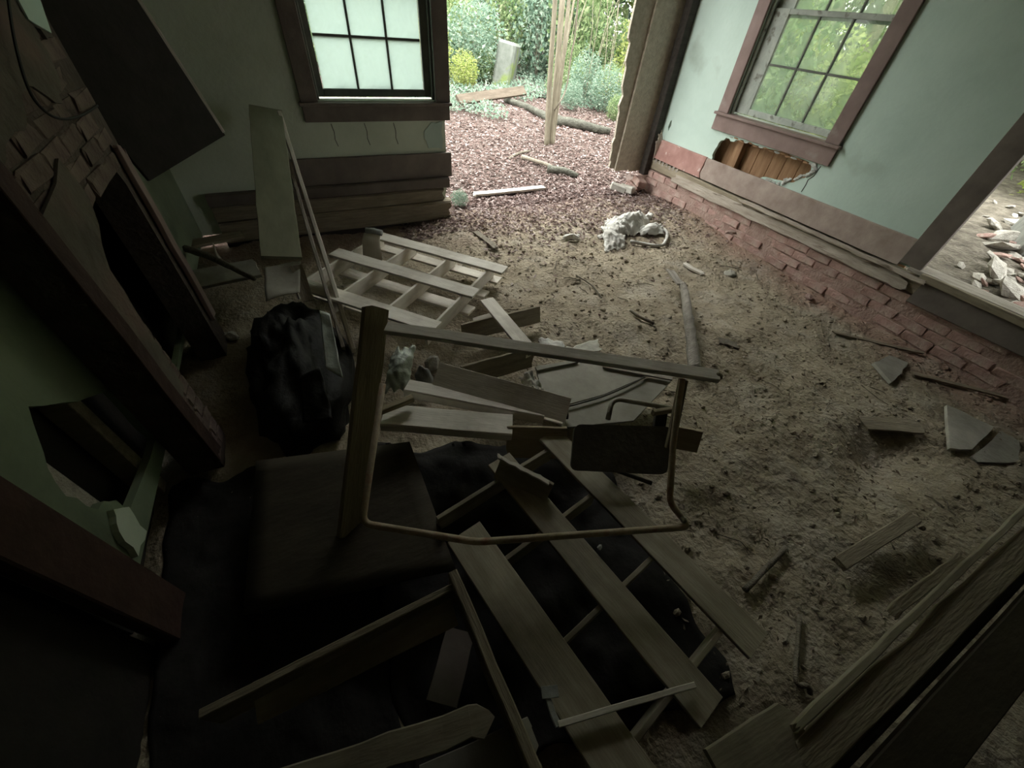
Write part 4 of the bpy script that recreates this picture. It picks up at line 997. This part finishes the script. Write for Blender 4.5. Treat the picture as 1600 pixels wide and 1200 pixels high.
# leafy things: a few meshes shared by many plants
def leaf_blob(n, rx, ry, rz, size, seed, hollow=.35, asp=.45):
    rnd = random.Random(seed); vs = []; fs = []
    for _ in range(n):
        while True:
            d = V((rnd.uniform(-1, 1), rnd.uniform(-1, 1), rnd.uniform(-1, 1)))
            if hollow < d.length < 1: break
        k = 1+.35*noise.noise(d*2.5+V((seed, 0, 0)))
        c = V((d.x*rx*k, d.y*ry*k, d.z*rz*k))
        u = V((rnd.gauss(0, 1), rnd.gauss(0, 1), rnd.gauss(0, .5))).normalized(); t = V((rnd.gauss(0, 1), rnd.gauss(0, 1), rnd.gauss(0, 1)))
        w_ = u.cross(t).normalized(); s = rnd.uniform(*size); b = len(vs); nrm = u.cross(w_)*s*.18
        vs += [c-u*s, c+w_*s*asp, c+u*s, c-w_*s*asp]
        vs[-1] = vs[-1]+nrm; vs[-3] = vs[-3]+nrm
        fs += [(b, b+1, b+2), (b, b+2, b+3)]
    return mesh('foliage', vs, fs)
def stems_me(n, h, spread, seed, r=.012):
    rnd = random.Random(seed); vs = []; fs = []
    for i in range(n):
        a = rnd.uniform(0, 6.28); q = V((math.cos(a), math.sin(a), 0))*spread*rnd.uniform(.3, 1)
        path = smooth_path([V((0, 0, -.1))+q*.15, V((0, 0, h*.5))+q*.4+V((rnd.uniform(-.05, .05), rnd.uniform(-.05, .05), 0)), V((0, 0, h*rnd.uniform(.8, 1.1)))+q], 3)
        me = tube_me(path, [r, r*.35], 5); b = len(vs)
        vs += [tuple(v.co) for v in me.vertices]; fs += [tuple(k+b for k in p_.vertices) for p_ in me.polygons]
        bpy.data.meshes.remove(me)
    return mesh('stems', vs, fs)
KINDS = []
for k, (mn, sz) in enumerate((('leaf_a', (.04, .085)), ('leaf_b', (.035, .08)), ('leaf_c', (.04, .085)), ('leaf_a', (.03, .055)))):
    f = leaf_blob(2400, .9, .9, 1.0, sz, k+1, .15); f.materials.append(M[mn])
    s_ = stems_me(6, 1.6, .6, k+1); s_.materials.append(M['stick'])
    KINDS.append((f, s_))
def shrub(px_or_p, sc, kind, label, group, name='shrub', hz=1.0):
    p = px_or_p
    t = thing(name, V((p.x, p.y, ground(p.x, p.y))), label, 'shrub', group)
    f, s_ = KINDS[kind]
    a = (p.x*7.1+p.y*3.3) % 6.28
    put('foliage', f, None, t, TRS((p.x, p.y, ground(p.x, p.y)+sc*hz*.95), (0, 0, a), (sc, sc, sc*hz)))
    put('stems', s_, None, t, TRS((p.x, p.y, ground(p.x, p.y)), (0, 0, a), (sc, sc, sc*hz)))
    return t
rs = random.Random(12)
# named ones close to the opening
shrub(V((4.1, 10.6, 0)), .75, 1, 'blue-green bush left of the mossy stone slab', 'bushes outside the opening')
shrub(V((3.0, 10.4, 0)), .55, 2, 'yellow-green bush just beyond the left edge of the opening', 'bushes outside the opening')
shrub(V((7.0, 11.2, 0)), .8, 1, 'blue-green bush behind the sapling', 'bushes outside the opening')
shrub(V((5.9, 7.9, 0)), .38, 1, 'low blue-green bush over the mossy log', 'bushes outside the opening')
for (x, y, sc, k, lab) in ((6.3, 7.6, .30, 1, 'low blue-green plant right of the mossy log end'), (5.75, 7.25, .22, 0, 'small green plant rising before the mossy log'), (5.2, 8.05, .26, 1, 'low plant left of the log, behind the sapling base'),
        (4.3, 10.5, .34, 0, 'green plant behind the left end of the brown plank'), (6.6, 8.8, .36, 3, 'fine-leaved plant right of the sapling, behind the log'), (3.55, 9.7, .34, 2, 'yellow plant by the left edge of the opening'), (6.0, 9.9, .34, 0, 'green plant right beside the stone slab')):
    shrub(V((x, y, 0)), sc, k, lab, 'bushes outside the opening')
shrub(V((1.42, 4.06, 0)), .10, 1, 'small pale sprig at the broken end of the front wall', 'bushes outside the opening', 'sprig', .9)
spots = []
bare = [stems_me(4, 2.4, 1.1, 40+k, .009) for k in range(3)]
for q in bare: q.materials.append(M['bark'])
for k in range(6):
    r_ = rs.uniform(10.2, 11.8); a = math.radians((18.5, 22, 31.5, 34.5, 37, 40)[k]); p = V((math.sin(a)*r_, math.cos(a)*r_, 0))
    if (p-V((st.x, st.y, 0))).length < .8: continue
    put('bare_stems', bare[k % 3], None, None, TRS((p.x, p.y, ground(p.x, p.y)), (0, 0, k*1.3)), label='clump of thin bare stems rising before the thicket outside', category='stems', group='bare stems outside the opening')
def free(p, d):
    if any((p-q).length < d for q in spots): return False
    spots.append(p); return True
HUE = ('fresh green', 'blue-green', 'yellow-green', 'small-leaved green')
def thicket(n, rr_, aa, scr, kinds, tail, grp, hz=(.9, 1.5), gap=.95):
    got = 0
    for _ in range(n*12):
        if got >= n: break
        r_ = rs.uniform(*rr_); a = math.radians(rs.uniform(*aa)); p = V((math.sin(a)*r_, math.cos(a)*r_, 0))
        if (p-V((st.x, st.y, 0))).length < 1.5 or not free(p, gap): continue
        k = rs.choice(kinds); got += 1
        shrub(p, rs.uniform(*scr), k, HUE[k]+' bush '+tail, grp, 'shrub', rs.uniform(*hz))
thicket(26, (10.3, 11.6), (19, 41), (.28, .45), (0, 1, 1, 3, 2), 'low in front of the thicket outside the opening', 'low bushes outside the opening', (.7, 1.3), .5)
thicket(36, (11.8, 13.6), (4, 44), (.5, .85), (0, 0, 2, 1, 3, 1), 'in the thicket behind the stone slab', 'thicket behind the opening', (1.1, 1.8), .7)
blocker_crowns = []  # tall trees added beyond the opening to block low sky light
for k, mn in enumerate(('leaf_a', 'leaf_c', 'leaf_b')):
    f_ = leaf_blob(3800, 1.7, 1.7, 3.9, (.13, .26), 300+k, .1); f_.materials.append(M[mn]); blocker_crowns.append(f_)
trunk_me = tube_me(smooth_path([V((0, 0, -.2)), V((.1, .05, 3)), V((-.05, .1, 5)), V((.1, .0, 6.6))], 4), [.14, .04], 9, V(), .06, 7); trunk_me.materials.append(M['bark'])
n_t = 0
for k in range(400):
    a = math.radians(rs.uniform(-16, 50)); r_ = rs.uniform(14.2, 18.5); p = V((math.sin(a)*r_, math.cos(a)*r_, 0))
    if n_t >= 17 or not free(p, 2.3): continue
    n_t += 1
    t_ = thing('blocker_tree', V((p.x, p.y, ground(p.x, p.y))), ('leafy green', 'yellow-green', 'blue-green')[k % 3]+' tall tree added at the back of the woods to block low sky light', 'tree', 'trees added to block low sky light')
    put('blocker_crown', blocker_crowns[k % 3], None, t_, TRS((p.x, p.y, ground(p.x, p.y)+4.2), (0, 0, k), (1, 1, rs.uniform(.75, .92))))
    put('blocker_trunk', trunk_me, None, t_, TRS((p.x, p.y, ground(p.x, p.y)), (0, 0, k)))
thicket(22, (14.5, 18), (2, 46), (1.0, 1.5), (0, 2, 1, 3), 'far back in the woods beyond the opening', 'woods beyond the opening', (1.2, 2.0), 1.3)
thicket(26, (8.5, 11), (46, 96), (.6, 1.0), (0, 2, 2, 3), 'low beyond the right window and doorway', 'thicket beyond the right wall', (1.0, 1.7), .95)
thicket(24, (11.5, 15), (46, 100), (1.2, 1.7), (0, 2, 2, 3), 'tall in the woods beyond the right wall', 'woods beyond the right wall', (1.6, 2.6), 1.4)
thicket(10, (7.5, 10), (-20, 9), (.8, 1.2), (0, 1, 3), 'seen dimly through the filmed front window', 'thicket beyond the front window', (1.2, 1.8), 1.2)
tk = [tube_me(smooth_path([V((0, 0, -.2)), V((.05, .03, 2)), V((.0, .1, 4.5)), V((.15, .05, 7))], 4), [.12, .07], 9, V(), .06, 3),
      tube_me(smooth_path([V((0, 0, -.2)), V((-.15, .05, 2)), V((-.25, .1, 4.5)), V((-.5, .05, 7))], 4), [.09, .05], 9, V(), .06, 4)]
for q in tk: q.materials.append(M['bark'])
for i, (x, y, s, lab, grp) in enumerate(((6.2, 13.8, 1.2, 'tree trunk in the thicket, left of the sapling stems', 'a'), (8.0, 14.0, 1.5, 'stout tree trunk in the thicket, behind the sapling stems', 'a'), (9.5, 14.4, 1.1, 'slim tree trunk near the corner boards', 'a'),
        (8.2, 5.6, .9, 'tree trunk leftmost in the right window panes', 'b'), (9.0, 5.2, .8, 'forked trunk in the middle right window panes', 'b'), (8.6, 4.6, .9, 'trunk rightmost in the right window panes', 'b'))):
    put('tree_trunk', tk[i % 2], None, None, TRS((x, y, ground(x, y)), (0, 0, i), (s, s, 1)), label=lab, category='tree', group='tree trunks '+('behind the opening' if grp == 'a' else 'beyond the right window'))

# rubble outside the right doorway
rr = random.Random(3)
rsp = []
def rfree(x, y, d):
    if any((x-a)**2+(y-b)**2 < (d+c)**2 for a, b, c in rsp): return False
    rsp.append((x, y, d)); return True
chips = [rock_me(100+i, 1, .5, .35) for i in range(5)]
for i in range(340):
    x = 4.35+3.4*rr.random()**1.5; y = rr.uniform(.15, .75)+(x-4.0)*rr.uniform(.0, .36)
    s = .035+.11*rr.random()**2
    if not rfree(x, y, s*.72): continue
    put('rubble_chunk', chips[i % 5], M['rubble' if i % 7 else 'brick'], None, TRS((x, y, ground(x, y)+s*.18), (rr.uniform(-.5, .5), rr.uniform(-.5, .5), rr.uniform(0, 6)), (s*1.5, s, s)),
        label='pale broken masonry chunk in the rubble outside the right doorway' if i % 7 else 'reddish brick chunk in the rubble outside the right doorway', category='rubble', group='rubble outside the right doorway')
put('concrete_block', fixn(box_me(-.5, .5, -.3, .3, -.2, .35, .04)), M['tin'], None, TRS((6.6, 1.0, .2), (.1, .1, .4)), label='grey concrete block among the rubble outside the doorway', category='block')

# dead leaves caught at the foot of the front window
rl = random.Random(8)
for i, x in enumerate((.40, .46, .53, .68, .74, .80, 1.03)):
    me = leaf_blob(26, .045, .012, .035, (.012, .024), 200+i, 0.0)
    put('leaf_clump', me, M['litter_dry'], None, Matrix.Translation((x, FY+.125, 1.035+rl.uniform(0, .01))), label='dark clump of dead leaves caught at the bottom of the front window', category='leaves', group='leaf clumps on the front window')
